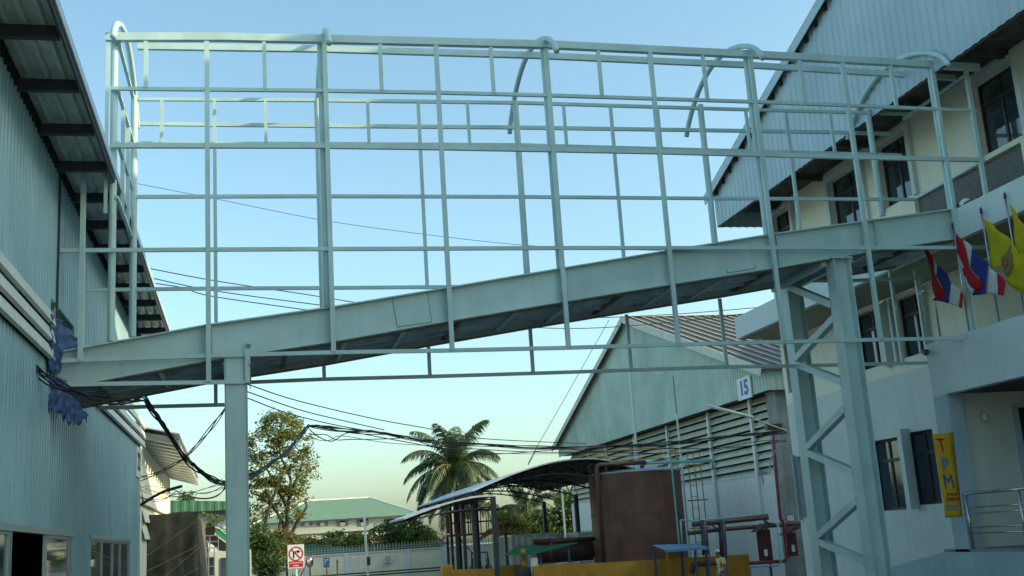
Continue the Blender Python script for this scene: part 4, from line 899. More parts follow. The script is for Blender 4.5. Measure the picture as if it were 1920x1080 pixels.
for y in (36.6, 39.4): w_ = MB(); w_.tube([(a.x-0.02,y,0.34),(a.x+0.2,y,0.34)], 0.34, 18); w_.build('wheel', BLACKT, vn)
cv = MB(); cv.prism([PY(378,990,36.6),PY(404,987,36.6),PY(430,1000,36.6),PY(430,1036,36.6),PY(410,1032,36.6),PY(385,1008,36.6)], (0,1.2,0)); cv.build('raised_cover', DARK, vn)
ff = MB(); ff.add([PY(404,987,36.3),PY(412,990,36.3),PY(426,1004,36.3),PY(426,1018,36.3),PY(412,1008,36.3),PY(403,1000,36.3)], [(0,1,2,3,4,5)]); o = ff.build('pennant', mat('pennant_green', (0.02,0.28,0.13), 0.7)); s = o.modifiers.new('s','SOLIDIFY'); s.thickness = 0.01
tag(o, 'small green and white pennant in front of the dark raised cover', 'flag')
ff = MB(); ff.add([PY(x,y,36.27) for x,y in ((403,987),(412,989),(427,1003),(427,1006),(412,992),(404,990))], [(0,1,2,3,4,5)]); ff.add([PY(x,y,36.27) for x,y in ((403,999),(412,1007),(426,1017),(426,1020),(412,1010),(402,1002))], [(0,1,2,3,4,5)]); ff.build('border', SIGNW, o)

# boundary wall with spikes
YFc = 60
fw = thing('boundary_wall', 'long pale boundary wall with spiked top across the background', 'wall', (5, YFc, 0))
a = PY(380,1052,YFc); b = PY(960,1026,YFc); zt = PY(700,1036,YFc).z
MB().box((a.x,YFc,0),(b.x+8,YFc+0.15,zt)).build('wall', mat('pale_render', (0.88,0.80,0.58), 0.85, var=0.1, scale=1.5, streak=0.4), fw)
MB().box((a.x,YFc-0.05,zt),(b.x+8,YFc+0.2,zt+0.06)).build('coping', WHITE, fw)
for px in (500,575,650,765,835,905): p = PY(px,1050,YFc); MB().box((p.x-0.12,YFc-0.06,0),(p.x+0.12,YFc-0.002,zt)).build('pier', WHITE, fw)
sp = MB(); x = a.x
while x < b.x+8:
    sp.box((x-0.02,YFc+0.05,zt+0.06),(x+0.02,YFc+0.08,zt+0.42)); x += 0.16
sp.box((a.x,YFc+0.08,zt+0.14),(b.x+8,YFc+0.1,zt+0.18)); sp.box((a.x,YFc+0.03,zt+0.25),(b.x+8,YFc+0.05,zt+0.28)); sp.build('spikes', mat('spike_grey', (0.35,0.36,0.3), 0.6), fw)
for zz, m in ((PY(700,1073,YFc-1).z, DSTEEL), (PY(700,1078,YFc-1).z, PIPEB)):
    m_ = MB(); m_.tube([(a.x,YFc-1,zz),(9.5,YFc-1,zz)], 0.04, 6)
    tag(m_.build('ground_pipe', m), 'long %s pipe along the foot of the boundary wall' % ('dark grey upper' if m is DSTEEL else 'reddish lower'), 'pipe')
p = PY(727,1050,YFc-0.1); ns = thing('no_smoking_sign', 'small white no smoking sign on the boundary wall', 'sign', p)
MB().box((p.x-0.2,YFc-0.09,p.z-0.24),(p.x+0.2,YFc-0.07,p.z+0.24)).build('board', SIGNW, ns)
def ring(mb, c, r0, r1, n=28, dy=0):
    vs = []
    for r in (r0, r1):
        for k in range(n): a = 2*math.pi*k/n; vs.append((c[0]+r*math.cos(a), c[1]+dy, c[2]+r*math.sin(a)))
    mb.add(vs, [(k,(k+1)%n,n+(k+1)%n,n+k) for k in range(n)]); return mb
r_ = MB(); ring(r_, (p.x,YFc-0.095,p.z+0.05), 0.09, 0.12, 20); r_.beam((p.x-0.07,YFc-0.096,p.z+0.12),(p.x+0.07,YFc-0.096,p.z-0.02), 0.004, 0.025); r_.box((p.x-0.14,YFc-0.096,p.z-0.19),(p.x+0.14,YFc-0.092,p.z-0.14)); r_.build('symbol', REDT, ns)
# road sign
YS = 40; sg = thing('road_sign', 'white no right turn road sign with red panel below on a grey post', 'road sign', (PY(555,1080,YS).x, YS, 0))
a = PY(539,1022,YS); b = PY(571,1064,YS)
MB().box((a.x,YS,b.z),(b.x,YS+0.03,a.z)).build('board', SIGNW, sg)
cx = (a.x+b.x)/2; cz = a.z-0.31
r_ = MB(); ring(r_, (cx,YS-0.006,cz), 0.20, 0.245, 32); r_.beam((cx-0.15,YS-0.008,cz+0.15),(cx+0.15,YS-0.008,cz-0.15), 0.004, 0.04); r_.build('prohibition_ring', REDT, sg)
r_ = MB(); r_.box((cx-0.10,YS-0.005,cz-0.15),(cx-0.055,YS-0.001,cz+0.09)); r_.box((cx-0.055,YS-0.005,cz+0.045),(cx+0.06,YS-0.001,cz+0.09)); r_.add([(cx+0.05,YS-0.005,cz+0.0),(cx+0.15,YS-0.005,cz+0.068),(cx+0.05,YS-0.005,cz+0.135)],[(0,1,2)]); r_.build('arrow', BLACKT, sg)
MB().box((a.x+0.04,YS-0.004,b.z+0.03),(b.x-0.04,YS-0.001,b.z+0.23)).build('panel', REDT, sg)
r_ = MB()
for k in range(11): r_.box((a.x+0.08+k*0.038,YS-0.008,b.z+0.155),(a.x+0.10+k*0.038,YS-0.005,b.z+0.185))
for k in range(4): r_.box((cx-0.08+k*0.042,YS-0.008,b.z+0.06),(cx-0.055+k*0.042,YS-0.005,b.z+0.10))
r_.build('lettering', SIGNW, sg)
MB().tube([(cx,YS+0.05,0),(cx,YS+0.05,a.z)], 0.04, 8).build('post', STEEL, sg)
# convex mirror
YM = 44; p = PY(581,1054,YM); mr = thing('traffic_mirror', 'round convex traffic mirror with orange rim', 'mirror', (p.x,YM,0))
m_ = MB(); n = 20; vs = [(p.x,YM-0.10,p.z)]
for r, d in ((0.07,-0.09),(0.12,-0.05),(0.15,0)):
    for k in range(n): a_ = 2*math.pi*k/n; vs.append((p.x+r*0.8*math.cos(a_), YM+d, p.z+0.02+r*1.25*math.sin(a_)))
m_.add(vs, [(0,1+k,1+(k+1)%n) for k in range(n)]+[(1+j*n+k,1+(j+1)*n+k,1+(j+1)*n+(k+1)%n,1+j*n+(k+1)%n) for j in range(2) for k in range(n)]); m_.build('face', MIRR, mr, smooth=True)
r_ = MB(); r_.tube([(p.x+0.135*math.cos(2*math.pi*k/24),YM,p.z+0.02+0.20*math.sin(2*math.pi*k/24)) for k in range(25)], 0.018, 6); r_.build('rim', ORAN, mr)
MB().tube([(p.x,YM+0.03,0),(p.x,YM+0.03,p.z-0.15)], 0.03, 6).build('post', ORAN, mr)
# blue direction sign
YD = 50; p = PY(612,1053,YD); ds = thing('direction_sign', 'small blue sign with white turn arrow on a pale post', 'road sign', (p.x,YD,0))
MB().box((p.x-0.13,YD,p.z-0.12),(p.x+0.13,YD+0.02,p.z+0.16)).build('board', BLUET if False else mat('bright_blue', (0.03,0.16,0.45), 0.5), ds)
r_ = MB(); r_.box((p.x-0.08,YD-0.006,p.z-0.08),(p.x-0.035,YD-0.001,p.z+0.10)); r_.box((p.x-0.035,YD-0.006,p.z+0.05),(p.x+0.04,YD-0.001,p.z+0.10)); r_.add([(p.x+0.03,YD-0.006,p.z+0.01),(p.x+0.10,YD-0.006,p.z+0.075),(p.x+0.03,YD-0.006,p.z+0.14)],[(0,1,2)]); r_.build('arrow', SIGNW, ds)
MB().box((p.x-0.13,YD,p.z-0.24),(p.x+0.13,YD+0.02,p.z-0.13)).build('sub_panel', mat('grey_panel',(0.2,0.2,0.2),0.6,var=0.5,scale=40), ds)
MB().tube([(p.x,YD+0.04,0),(p.x,YD+0.04,p.z+0.2)], 0.03, 6).build('post', YRAIL, ds)
p = PY(632,1050,52); m_ = MB(); m_.tube([(p.x,52,0),(p.x,52,p.z+0.02)], 0.04, 8); m_.tube([(p.x,52,p.z-0.08),(p.x+0.1,52,p.z-0.1)], 0.03, 6); tag(m_.build('yellow_post', YRAIL), 'plain yellow post with a stub near its top before the boundary wall', 'post')
p = PY(690,1040,56); tp = PY(685,968,56); m_ = MB(); m_.tube([(p.x,56,0),(p.x-0.12,56,tp.z)], 0.06, 8); m_.cur = 1; m_.box((p.x-0.07,55.88,p.z-0.5),(p.x+0.09,55.95,p.z-0.1)); tag(m_.build('utility_pole', [WHITE, DSTEEL]), 'slim white utility pole with meter box before the boundary wall', 'pole')
# guard house
a = PY(498,1052,52); b = PY(541,1052,52); gh = thing('guard_house', 'small guard hut with red tiled roof behind the road sign', 'hut', (a.x,52,0))
MB().box((a.x+0.1,52.3,0),(b.x-0.1,54,a.z)).build('wall', WHITE, gh)
r_ = MB(); r_.prism([(a.x-0.2,51.9,a.z),(b.x+0.1,51.9,a.z),(b.x-0.25,53,a.z+0.62),(a.x+0.3,53,a.z+0.62)], (0,0,0.05)); x = a.x
while x < b.x: r_.tube([(x,51.88,a.z+0.04),(x*0.7+(a.x+b.x)*0.15,53,a.z+0.66)], 0.03, 5); x += 0.14
r_.build('roof', TERRA, gh)
MB().box((a.x-0.2,51.85,a.z-0.14),(b.x+0.1,51.9,a.z)).build('eave', DSTEEL, gh)
for x in (a.x+0.25, b.x-0.12): MB().box((x,51.95,0),(x+0.09,52.04,a.z-0.1)).build('post', DSTEEL, gh)
# green hipped building
YG = 130; gb2 = thing('hipped_roof_building', 'cream building with long green hipped roof in the far distance', 'building', (8, YG, 0))
ez = PY(640,974,YG).z; a = PY(470,974,YG); b = PY(790,964,YG)
MB().box((a.x+0.8,YG,0),(b.x-0.8,YG+14,ez)).build('wall', mat('sunny_cream', (0.72,0.70,0.55), 0.8, var=0.05, scale=0.3), gb2)
rz = PY(620,937,YG+7).z; rl_ = PY(578,937,YG+7).x; rr_ = PY(692,936,YG+7).x
r_ = MB(); V = [(a.x,YG-1,ez),(b.x,YG-1,ez),(b.x,YG+15,ez),(a.x,YG+15,ez),(rl_,YG+7,rz),(rr_,YG+7,rz)]
r_.add(V, [(0,1,5,4),(1,2,5),(2,3,4,5),(3,0,4),(3,2,1,0)]); r_.build('roof', GROOF, gb2)
MB().box((a.x,YG-1.05,ez-0.15),(b.x,YG-1,ez+0.05)).build('fascia', DSTEEL, gb2)
r_ = MB(); r_.tube([V[4],V[5]], 0.12, 6)
for i, j in ((0,4),(1,5)): r_.tube([V[i],V[j]], 0.1, 6)
r_.build('ridge_cap', SIGNW, gb2)
MB().box((a.x+0.8,YG-0.15,PY(640,1000,YG).z),(b.x-0.8,YG-0.01,PY(640,998,YG).z+0.05)).build('string_course', DSTEEL, gb2)
MB().box((a.x+0.8,YG-0.1,PY(640,984,YG).z-0.05),(b.x-0.8,YG-0.012,PY(640,981,YG).z)).build('shade_band', BLUEW, gb2)
for px in (594, 632, 670, 565, 720):
    c0 = PY(px,974,YG-0.2); c1 = PY(px+21,986,YG-0.2)
    w_ = MB(); w_.box((c0.x,YG-0.16,c1.z),(c1.x,YG-0.12,c0.z)); o = w_.build('window', DARK, gb2)
    s = MB(); s.box((c0.x+0.35,YG-0.2,c1.z+0.05),(c1.x-0.35,YG-0.17,c0.z-0.35)); s.build('pane', SIGNW, o)
    for xa_, xb_ in ((c0.x+0.02, c0.x+0.3), (c1.x-0.32, c1.x-0.02)): MB().box((xa_,YG-0.2,c1.z),(xb_,YG-0.17,c0.z-0.1)).build('shutter', mat('grey_shutter',(0.2,0.2,0.18),0.6), o)
low = MB(); a = PY(560,1042,64); b = PY(625,1042,64); low.prism([(a.x,64,0),(b.x+3,64,0),(b.x+3,64,2.2),(a.x+0.6,64,PY(580,1020,64).z),(a.x,64,PY(570,1024,64).z)], (0,4,0)); tag(low.build('green_lean_shed', mat('teal_sheet', (0.03,0.15,0.10), 0.6, var=0.2)), 'low dark green shed roof peeping over the spiked wall', 'shed')

# ------------------------------------------------------------------ VEGETATION
def leaf_cloud(blobs, n, size, rnd, lean=0.5, clump=26):
    mb = MB(); tot = sum(b[3]*b[4]*b[5] for b in blobs)
    for (x, y, z, rx, ry, rz_) in blobs:
        k = max(1, int(n*rx*ry*rz_/tot/clump))
        for _ in range(k):
            while True:
                d = Vector((rnd.uniform(-1,1), rnd.uniform(-1,1), rnd.uniform(-1,1)))
                if 0.15 < d.length < 1: break
            d = d.normalized() * (d.length ** 0.45)
            c = Vector((x+d.x*rx, y+d.y*ry, z+d.z*rz_)); cs = size*rnd.uniform(1.2, 2.4)
            for _ in range(clump):
                p = c + Vector((rnd.gauss(0,cs), rnd.gauss(0,cs), rnd.gauss(0,cs*0.55)))
                u = Vector((rnd.gauss(0,1), rnd.gauss(0,1), rnd.gauss(0,0.6))).normalized(); w_ = u.cross(Vector((rnd.gauss(0,1), rnd.gauss(0,1), rnd.gauss(0,1)))).normalized()
                s = size*rnd.uniform(0.6,1.3)
                mb.add([p-u*s, p+w_*s*0.4, p+u*s, p-w_*s*0.4], [(0,1,2,3)])
    return mb
def branch(mb, p, d, L, r, depth, rnd, tips):
    q = p; pts = [p]; dd = d.copy()
    for _ in range(4):
        dd = (dd + Vector((rnd.gauss(0,.13), rnd.gauss(0,.13), rnd.gauss(0,.08)+0.04))).normalized(); q = q + dd*L/4; pts.append(q)
    mb.tube(pts, r, 6, r*0.6); tips.append(q)
    if depth:
        for k in range(rnd.choice((2,3))):
            nd = (dd + Vector((rnd.gauss(0,.55), rnd.gauss(0,.55), rnd.gauss(0,.3)))).normalized()
            branch(mb, pts[rnd.choice((2,3,4))], nd, L*0.7, r*0.55, depth-1, rnd, tips)
def tree(name, label, blobs, base, h, r, n, size, m, seed, cat='tree', group=None, depth=3):
    rnd = random.Random(seed); o = thing(name, label, cat, base, group); tb = MB(); tips = []
    b = Vector(base); branch(tb, b, Vector((0.02,0,1)), h, r, depth, rnd, tips); tb.build('trunk', BARK, o)
    leaf_cloud(blobs, n, size, rnd).build('crown', m, o); return o
def PB(px, py, Y, rx, rz_, ry=None):    # crown lump given by its place and its radii in metres
    p = PY(px, py, Y); return (p.x, p.y, p.z, rx, ry or rx, rz_)
YT = 50
k = YT/2100
bl = [PB(525,800,YT,38*k,26*k),PB(490,835,YT,30*k,30*k),PB(550,830,YT,34*k,30*k),PB(565,865,YT,24*k,24*k),PB(500,880,YT,34*k,30*k),PB(545,900,YT,34*k,26*k),PB(520,930,YT,28*k,20*k),PB(485,925,YT,24*k,24*k),PB(560,940,YT,22*k,14*k),PB(575,895,YT,14*k,14*k),PB(545,965,YT,26*k,12*k),PB(480,965,YT,26*k,16*k),PB(515,790,YT,24*k,18*k),PB(440,905,YT,16*k,16*k)]
b0 = PY(540,1040,YT)
tree('leafy_tree', 'tall open olive green tree standing beside the left bridge column', bl, (b0.x,YT,0), 3.4, 0.16, 12500, 0.075, LEAFA, 5, depth=1)
t2 = MB()
for pts in ([(541,1030),(530,980),(505,945),(480,935)],[(541,1010),(560,975),(575,950),(570,940)],[(540,1020),(538,960),(545,900),(525,850),(528,800)],[(538,950),(515,905),(495,870)],[(541,930),(560,890),(568,860)],[(520,960),(500,935),(470,925)]):
    P_ = [PY(x,y,YT) for x,y in pts]; t2.tube(spline(P_,4), 0.11, 6, 0.025)
t2.build('limbs', BARK, bpy.data.objects['leafy_tree'])
def bush(px, py, Y, w_, h_, m, seed, label, name='shrub', n=2600, size=0.09, cat='shrub', group=None):
    rnd = random.Random(seed); k = Y/2100; bl = []
    for i in range(6): bl.append(PB(px+rnd.uniform(-.6,.6)*w_/2, py+rnd.uniform(-.1,.5)*h_, Y, w_*k*rnd.uniform(.25,.36), h_*k*rnd.uniform(.32,.48)))
    b = PY(px, py, Y); o = thing(name, label, cat, (b.x, Y, 0), group); tb = MB(); tips = []
    branch(tb, Vector((b.x,Y,0)), Vector((0,0,1)), max(0.4, b.z*0.35), 0.07, 2, rnd, tips); tb.build('trunk', BARK, o)
    leaf_cloud(bl, n, size, rnd).build('crown', m, o)
bush(490,1005,46,70,70,LEAFB,11,'dark green leafy bush at the foot of the left bridge column','leafy_bush',4500,0.08)
bush(505,1050,45,60,50,LEAFB,12,'low green bush left of the white road sign','leafy_bush',2500,0.07)
bush(530,1005,49,50,40,LEAFY,13,'yellowish bush under the tall open tree','leafy_bush',2200,0.07)
bush(600,1022,66,70,34,LEAFY,14,'yellowing shrub left of the utility pole behind the spiked wall','garden_shrub',3200,0.10)
bush(650,1018,66,60,40,LEAFA,15,'olive shrub before the hipped roof building windows','garden_shrub',3200,0.10)
bush(625,1012,72,50,32,LEAFB,22,'green shrub between the yellowing ones over the spiked wall','garden_shrub',2000,0.10)
bush(690,1022,66,60,34,LEAFY,16,'brownish shrub right beside the utility pole','garden_shrub',2600,0.10)
bush(745,1000,68,100,56,LEAFB,17,'big dark green bush under the left palm fronds','garden_shrub',7000,0.11)
bush(800,1008,68,70,46,LEAFA,18,'bright green bush below the coconut palm','garden_shrub',4500,0.11)
bush(965,975,70,70,45,LEAFA,19,'bright green bush seen under the arched canopy','garden_shrub',4000,0.11)
bush(1020,985,74,90,70,LEAFB,20,'dark green bush under the canopy truss','garden_shrub',5000,0.12)
bush(1075,965,74,60,90,LEAFB,21,'dark tall bush just left of the brown tank','garden_shrub',5000,0.12)
bush(395,975,50,60,60,LEAFA,23,'thin pale green tree between the tarpaulin load and the bridge column','sapling',1100,0.07,'tree')
bush(352,930,75,24,22,LEAFB,24,'dark round treetop showing over the green corrugated fascia','treetop',900,0.10,'tree')
bush(555,1012,80,70,34,LEAFB,25,'dark bush at the left end of the hipped roof building','garden_shrub',2500,0.12)

def palm(px, py, Y, L, nf, label, seed, droop=1.0, h0=0, bend=0):
    rnd = random.Random(seed); c = PY(px, py, Y); o = thing('coconut_palm', label, 'palm tree', (c.x+bend, Y, 0))
    t = MB(); t.tube(spline([(c.x+bend,Y,0),(c.x+bend*0.6,Y,c.z*0.5),c],6), 0.22, 8, 0.13); t.build('trunk', BARK, o)
    for f in range(nf):
        a = 2*math.pi*(f*0.618034)+rnd.uniform(-.2,.2); e = R(84 - 128*((f+0.5)/nf)**0.75*droop + rnd.uniform(-9,9)); Lf = L*rnd.uniform(.85,1.08)
        d = Vector((math.cos(a)*math.cos(e), math.sin(a)*math.cos(e), math.sin(e))); p = c.copy(); pts = [p.copy()]; dirs = []
        NS = 22; g_ = 0.055+0.035*math.cos(e)
        for s_ in range(NS):
            d = (d + Vector((0,0,-g_*(0.4+1.3*s_/NS)))).normalized(); p = p + d*Lf/NS; pts.append(p.copy()); dirs.append(d.copy())
        mb = MB(); mb.cur = 1; mb.tube(pts, 0.045, 5, 0.008); mb.cur = 0
        sidev = Vector((-math.sin(a), math.cos(a), 0))
        for s_ in range(2, NS):
            for sub in (0, 0.33, 0.66):
                q = pts[s_].lerp(pts[s_+1], sub) if s_+1 < len(pts) else pts[s_]; dd = dirs[min(s_, NS-1)]
                ll = Lf*0.27*math.sin(math.pi*(0.12+0.84*s_/NS))**0.7
                for sg_ in (-1, 1):
                    u = (sidev*sg_*0.75 + dd*0.55 + Vector((0,0,rnd.uniform(-0.55,-0.1)))).normalized()
                    m1 = q + u*ll*0.5; m2 = q + (u + Vector((0,0,-0.45))).normalized()*ll
                    wv = dd*0.034
                    mb.add([q-wv, q+wv, m1+wv*1.1, m2, m1-wv*1.1], [(0,1,2,4),(4,2,3)])
        mb.build('frond', [PALML, PALMS], o)
    m = MB()
    for _ in range(7):
        a = rnd.uniform(0,6.28); q = c+Vector((math.cos(a)*0.3, math.sin(a)*0.3, -0.3-rnd.random()*0.2)); m.lathe((q.x,q.y,q.z-0.12), [(0.02,0),(0.11,0.06),(0.12,0.14),(0.06,0.24)], 8)
    m.build('coconuts', PALMS, o, smooth=True)
palm(852,876,72,4.0,36,'large coconut palm rising behind the curved canopy', 31)
palm(990,955,78,3.4,18,'coconut palm seen through the arched canopy', 32)
palm(1062,960,82,3.4,16,'drooping palm just left of the brown tank behind the canopy', 33)
palm(955,990,76,2.8,12,'short palm behind the pumps left of the other canopy palms', 34)

# ------------------------------------------------------------------ CABLES
def bundle(pts, n, r, spread, label, name, loose=0.0, seed=1):
    rnd = random.Random(seed); P_ = spline(pts, 6); mb = MB()
    for i in range(n):
        o1 = Vector((rnd.gauss(0,spread), rnd.gauss(0,spread), rnd.gauss(0,spread))); ph = rnd.uniform(0,6.28); am = loose*rnd.random()
        Q = [p + o1*(0.6+0.6*math.sin(j*0.35+ph)) + Vector((0,0,-am*abs(math.sin(j*0.23+ph)))) for j, p in enumerate(P_)]
        mb.tube(Q, r*rnd.uniform(.6,1.3), 5)
    return tag(mb.build(name, CABLE), label, 'cables')
bundle([PY(x,y,Y) for x,y,Y in ((-40,622,14.8),(0,642,15),(40,664,15.3),(100,706,15.6),(160,736,16),(215,746,16.2),(272,742,16.4))], 8, 0.010, 0.035, 'tangled black cable bundle sagging across the left warehouse wall', 'cable_bundle', 0.12, 2)
bundle([PY(x,y,Y) for x,y,Y in ((272,742,16.4),(290,768,16.8),(315,805,17.5),(345,850,18.3),(380,882,19.2),(410,898,20),(440,902,21),(465,890,22),(505,868,23.5),(545,835,25),(572,802,26),(590,796,26.5),(650,803,28),(720,810,29.5),(800,823,31),(900,831,32),(1000,836,32.5),(1100,836,33),(1200,832,33),(1300,824,33),(1400,813,33),(1474,806,33))], 7, 0.012, 0.02, 'thick black cable bundle strung from the walkway to the concrete pier', 'cable_bundle', 0.10, 3)
bundle([PY(x,y,Y) for x,y,Y in ((580,800,26.5),(620,818,27.5),(660,810,28.5),(760,820,30),(860,838,31.5),(1000,842,32),(1180,840,33),(1330,836,33),(1474,822,33))], 3, 0.010, 0.05, 'loose thin black cables hanging below the thick bundle', 'cable_bundle', 0.25, 4)
def wire(pts, r, label, group=None, k=6):
    mb = MB(); mb.tube(spline([PY(x,y,Y) for x,y,Y in pts], k), r, 5); tag(mb.build('overhead_wire', CABLE), label, 'wire', group)
GA = 'wires from the left warehouse eave'
wire([(278,503,26),(400,526,27),(560,550,28),(800,585,30),(1060,596,32),(1250,590,33),(1440,575,33)], 0.013, 'sagging wire behind the walkway, topmost of the three leaving the warehouse eave', GA)
wire([(283,521,26),(400,545,27),(600,572,28),(830,600,30),(1060,616,32),(1250,605,33),(1420,585,33)], 0.013, 'sagging wire behind the walkway, middle of the three leaving the warehouse eave', GA)
wire([(288,531,26),(345,540,26.6),(400,556,27),(600,585,28),(760,610,30)], 0.013, 'short sagging wire behind the walkway, lowest of the three leaving the eave', GA)
GB = 'wires descending from the left bridge column'
wire([(440,712,21),(468,722,21.5),(560,752,24),(700,785,27),(800,803,29),(900,822,31),(1100,832,33)], 0.012, 'top wire sloping down from the left bridge column to the thick bundle', GB)
wire([(440,726,21),(468,736,21.5),(560,768,24),(640,788,26),(720,806,28)], 0.012, 'middle wire sloping down from the left bridge column', GB)
wire([(440,738,21),(468,748,21.5),(540,775,24),(620,795,26),(700,810,28)], 0.012, 'lowest wire sloping down from the left bridge column', GB)
wire([(245,342,24),(400,372,24),(600,412,24),(785,438,24),(1000,461,24),(1240,470,24)], 0.006, 'hair thin wire crossing the sky inside the upper bridge grid')
wire([(1142,600,45),(1060,745,45),(1000,850,45),(990,872,45)], 0.012, 'thin slanting guy wire falling to the arched canopy')
m_ = MB(); m_.tube([PY(990,872,44), PY(1005,845,44)], 0.02, 5); tag(m_.build('antenna_rod', ALU), 'short slanting rod on top of the arched canopy', 'antenna')
bundle([PY(x,y,Y) for x,y,Y in ((262,893,30),(300,880,28),(345,855,26),(385,810,24),(415,770,22),(424,755,21.5))], 3, 0.010, 0.04, 'few thin wires rising from the cream warehouse to the bridge column', 'cable_bundle', 0.1, 6)
bundle([PY(x,y,Y) for x,y,Y in ((262,917,30),(310,924,28),(360,922,26),(400,912,23),(430,902,21))], 6, 0.009, 0.09, 'slack black wires spreading from the cream warehouse toward the bridge column', 'cable_bundle', 0.25, 7)
bundle([PY(x,y,Y) for x,y,Y in ((262,948,30),(300,925,29),(340,912,28))], 1, 0.03, 0.0, 'grey bent conduit arm on the cream warehouse wall', 'conduit', 0, 8)

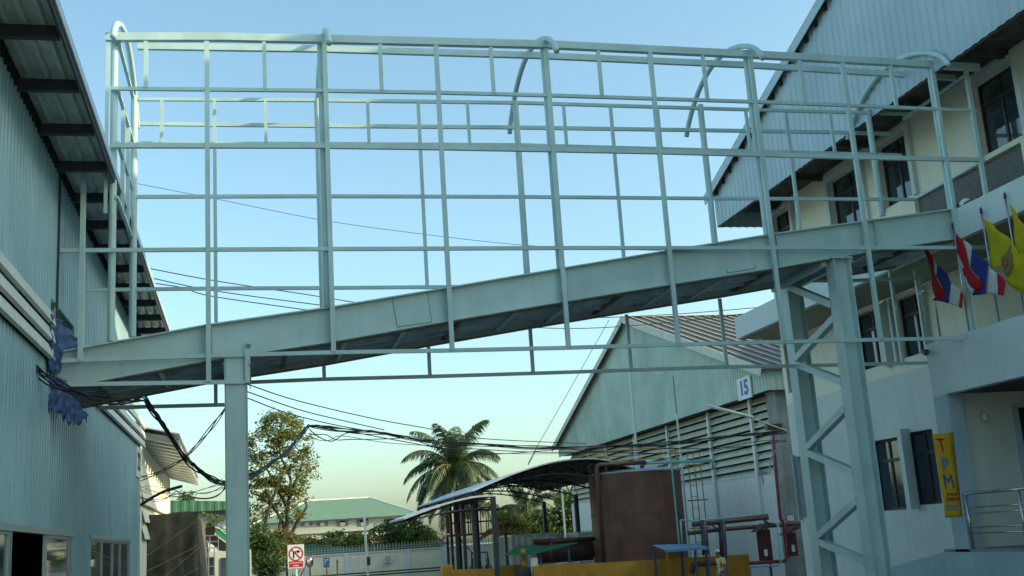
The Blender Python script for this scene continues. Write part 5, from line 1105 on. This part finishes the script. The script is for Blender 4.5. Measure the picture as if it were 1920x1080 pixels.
# ------------------------------------------------------------------ PERSON
YQ = 36.5
def person():
    hd = PY(1346,1031,YQ); fx = PY(1352,1060,YQ).x; s = 1.0; top = hd.z
    H = 1.70; z0 = top - H                 # the yard is a little lower or higher than the road: he stands on the ground
    o = thing('person', 'man in yellow polo shirt and white cap walking before the yellow wall', 'person', (fx, YQ, 0))
    h = top
    sc_ = h/1.70
    def J(x, y, z): return Vector((fx + x*sc_, YQ + y*sc_, z*sc_))
    bones = {'pel':(0.02,0,0.93,.13),'wst':(0.02,0,1.05,.125),'che':(0.0,0,1.28,.145),'nec':(-0.03,0,1.44,.065),'hed':(-0.07,0,1.52,.07),
      'ls':(0.0,-.17,1.38,.06),'le':(0.06,-.2,1.12,.042),'lw':(0.02,-.2,0.90,.03),'rs':(0.0,.17,1.38,.06),'re':(0.02,.2,1.12,.042),'rw':(-0.1,.2,0.92,.03),
      'lh':(0.02,-.09,0.88,.09),'lk':(-0.1,-.1,0.50,.06),'la':(-0.1,-.1,0.09,.04),'lt':(-0.28,-.1,0.03,.035),'rh':(0.02,.09,0.88,.09),'rk':(0.06,.1,0.5,.06),'ra':(0.22,.1,0.12,.04),'rt':(0.08,.1,0.03,.035)}
    ks = list(bones); E_ = [('pel','wst'),('wst','che'),('che','nec'),('nec','hed'),('che','ls'),('ls','le'),('le','lw'),('che','rs'),('rs','re'),('re','rw'),('pel','lh'),('lh','lk'),('lk','la'),('la','lt'),('pel','rh'),('rh','rk'),('rk','ra'),('ra','rt')]
    def skin(name, keys, edges, mt, infl=0.0, parent=o, sub=2):
        me = bpy.data.meshes.new(name); idx = {k_: i for i, k_ in enumerate(keys)}
        me.from_pydata([J(*bones[k_][:3]) for k_ in keys], [(idx[a], idx[b]) for a, b in edges], [])
        ob_ = bpy.data.objects.new(name, me); COL.objects.link(ob_); me.materials.append(mt)
        md = ob_.modifiers.new('k','SKIN'); md.use_smooth_shade = True
        for k_, i in idx.items():
            v = me.skin_vertices[0].data[i]; r = (bones[k_][3]+infl)*sc_; v.radius = (r, r); v.use_root = (i == 0)
        sb = ob_.modifiers.new('s','SUBSURF'); sb.levels = sub; sb.render_levels = sub
        ob_.parent = parent; ob_.matrix_parent_inverse = Matrix.Translation(-parent.location)
        return ob_
    for sd_, w_ in (('l','lw'),('r','rw')):
        wx, wy, wz, _ = bones[w_]
        bones[sd_+'p'] = (wx-0.01, wy, wz-0.07, .032); ks.append(sd_+'p'); E_.append((w_, sd_+'p'))
        for i, (dx, ln_) in enumerate(((-0.035,.075),(-0.012,.085),(0.01,.08),(0.03,.065))):
            bones[sd_+'f%d' % i] = (wx-0.01+dx, wy+0.01, wz-0.07-ln_, .009); ks.append(sd_+'f%d' % i); E_.append((sd_+'p', sd_+'f%d' % i))
        bones[sd_+'th'] = (wx-0.06, wy, wz-0.10, .01); ks.append(sd_+'th'); E_.append((sd_+'p', sd_+'th'))
    skin('body', ks, E_, SKIN)
    bones['che2'] = (0.0,0,1.36,.12); bones['sle'] = (0.04,-.195,1.2,.06); bones['sre'] = (0.015,.195,1.2,.06); bones['hem'] = (0.02,0,0.86,.155)
    sh_ = dict(bones)
    skin('shirt', ['wst','hem','che','che2','ls','sle','rs','sre'], [('hem','wst'),('wst','che'),('che','che2'),('che2','ls'),('ls','sle'),('che2','rs'),('rs','sre')], SHIRT, 0.025)
    skin('trousers', ['pel','lh','lk','la','rh','rk','ra'], [('pel','lh'),('lh','lk'),('lk','la'),('pel','rh'),('rh','rk'),('rk','ra')], TROU, 0.025)
    hc = J(-0.085,0,1.60); hm = MB()
    prof = [(0.001,-0.115),(0.05,-0.105),(0.068,-0.06),(0.076,0.0),(0.074,0.05),(0.05,0.09),(0.001,0.105)]
    hm.lathe(hc, [(r*sc_, z*sc_) for r, z in prof], 20)
    hm.add([hc+Vector(v)*sc_ for v in ((-0.07,-0.012,0.01),(-0.07,0.012,0.01),(-0.10,0,-0.025),(-0.07,0,-0.035))], [(0,1,2),(0,2,3),(1,3,2)])
    for sy_ in (-1,1): hm.lathe(hc+Vector((0.0,sy_*0.078,-0.025))*sc_, [(0.004,0),(0.016,0.012),(0.018,0.035),(0.004,0.05)], 8)
    hm.build('head', SKIN, o, smooth=True)
    f = MB()
    for sy_ in (-1,1): f.lathe(hc+Vector((-0.068,sy_*0.03,0.0))*sc_, [(0.003,-0.006),(0.009,0),(0.003,0.006)], 6)
    f.box(hc+Vector((-0.078,-0.02,-0.062))*sc_, hc+Vector((-0.066,0.02,-0.055))*sc_); f.build('eyes_and_mouth', HAIR, o)
    hh = MB(); hh.lathe(hc+Vector((0.012,0,-0.02))*sc_, [(0.06*sc_,-0.03*sc_),(0.080*sc_,0.0),(0.082*sc_,0.05*sc_),(0.05*sc_,0.09*sc_)], 18); hh.build('hair', HAIR, o, smooth=True)
    cp = MB(); cp.lathe(hc+Vector((0,0,0.03))*sc_, [(0.085*sc_,0),(0.086*sc_,0.03*sc_),(0.07*sc_,0.07*sc_),(0.03*sc_,0.092*sc_),(0.002,0.095*sc_)], 20)
    cp.prism([hc+Vector(v)*sc_ for v in ((-0.06,-0.06,0.035),(-0.14,-0.05,0.015),(-0.165,0,0.01),(-0.14,0.05,0.015),(-0.06,0.06,0.035))], (0,0,0.008)); cp.build('cap', CAPW, o, smooth=True)
    for a_, b_ in (('la','lt'),('ra','rt')):
        A_, B_ = J(*bones[a_][:3]), J(*bones[b_][:3]); s_ = MB(); s_.tube([A_+Vector((0.06,0,-0.05)), (A_+B_)/2+Vector((0,0,-0.03)), B_], 0.055, 8, 0.04); s_.build('shoe', BLACKT, o, smooth=True)
person()
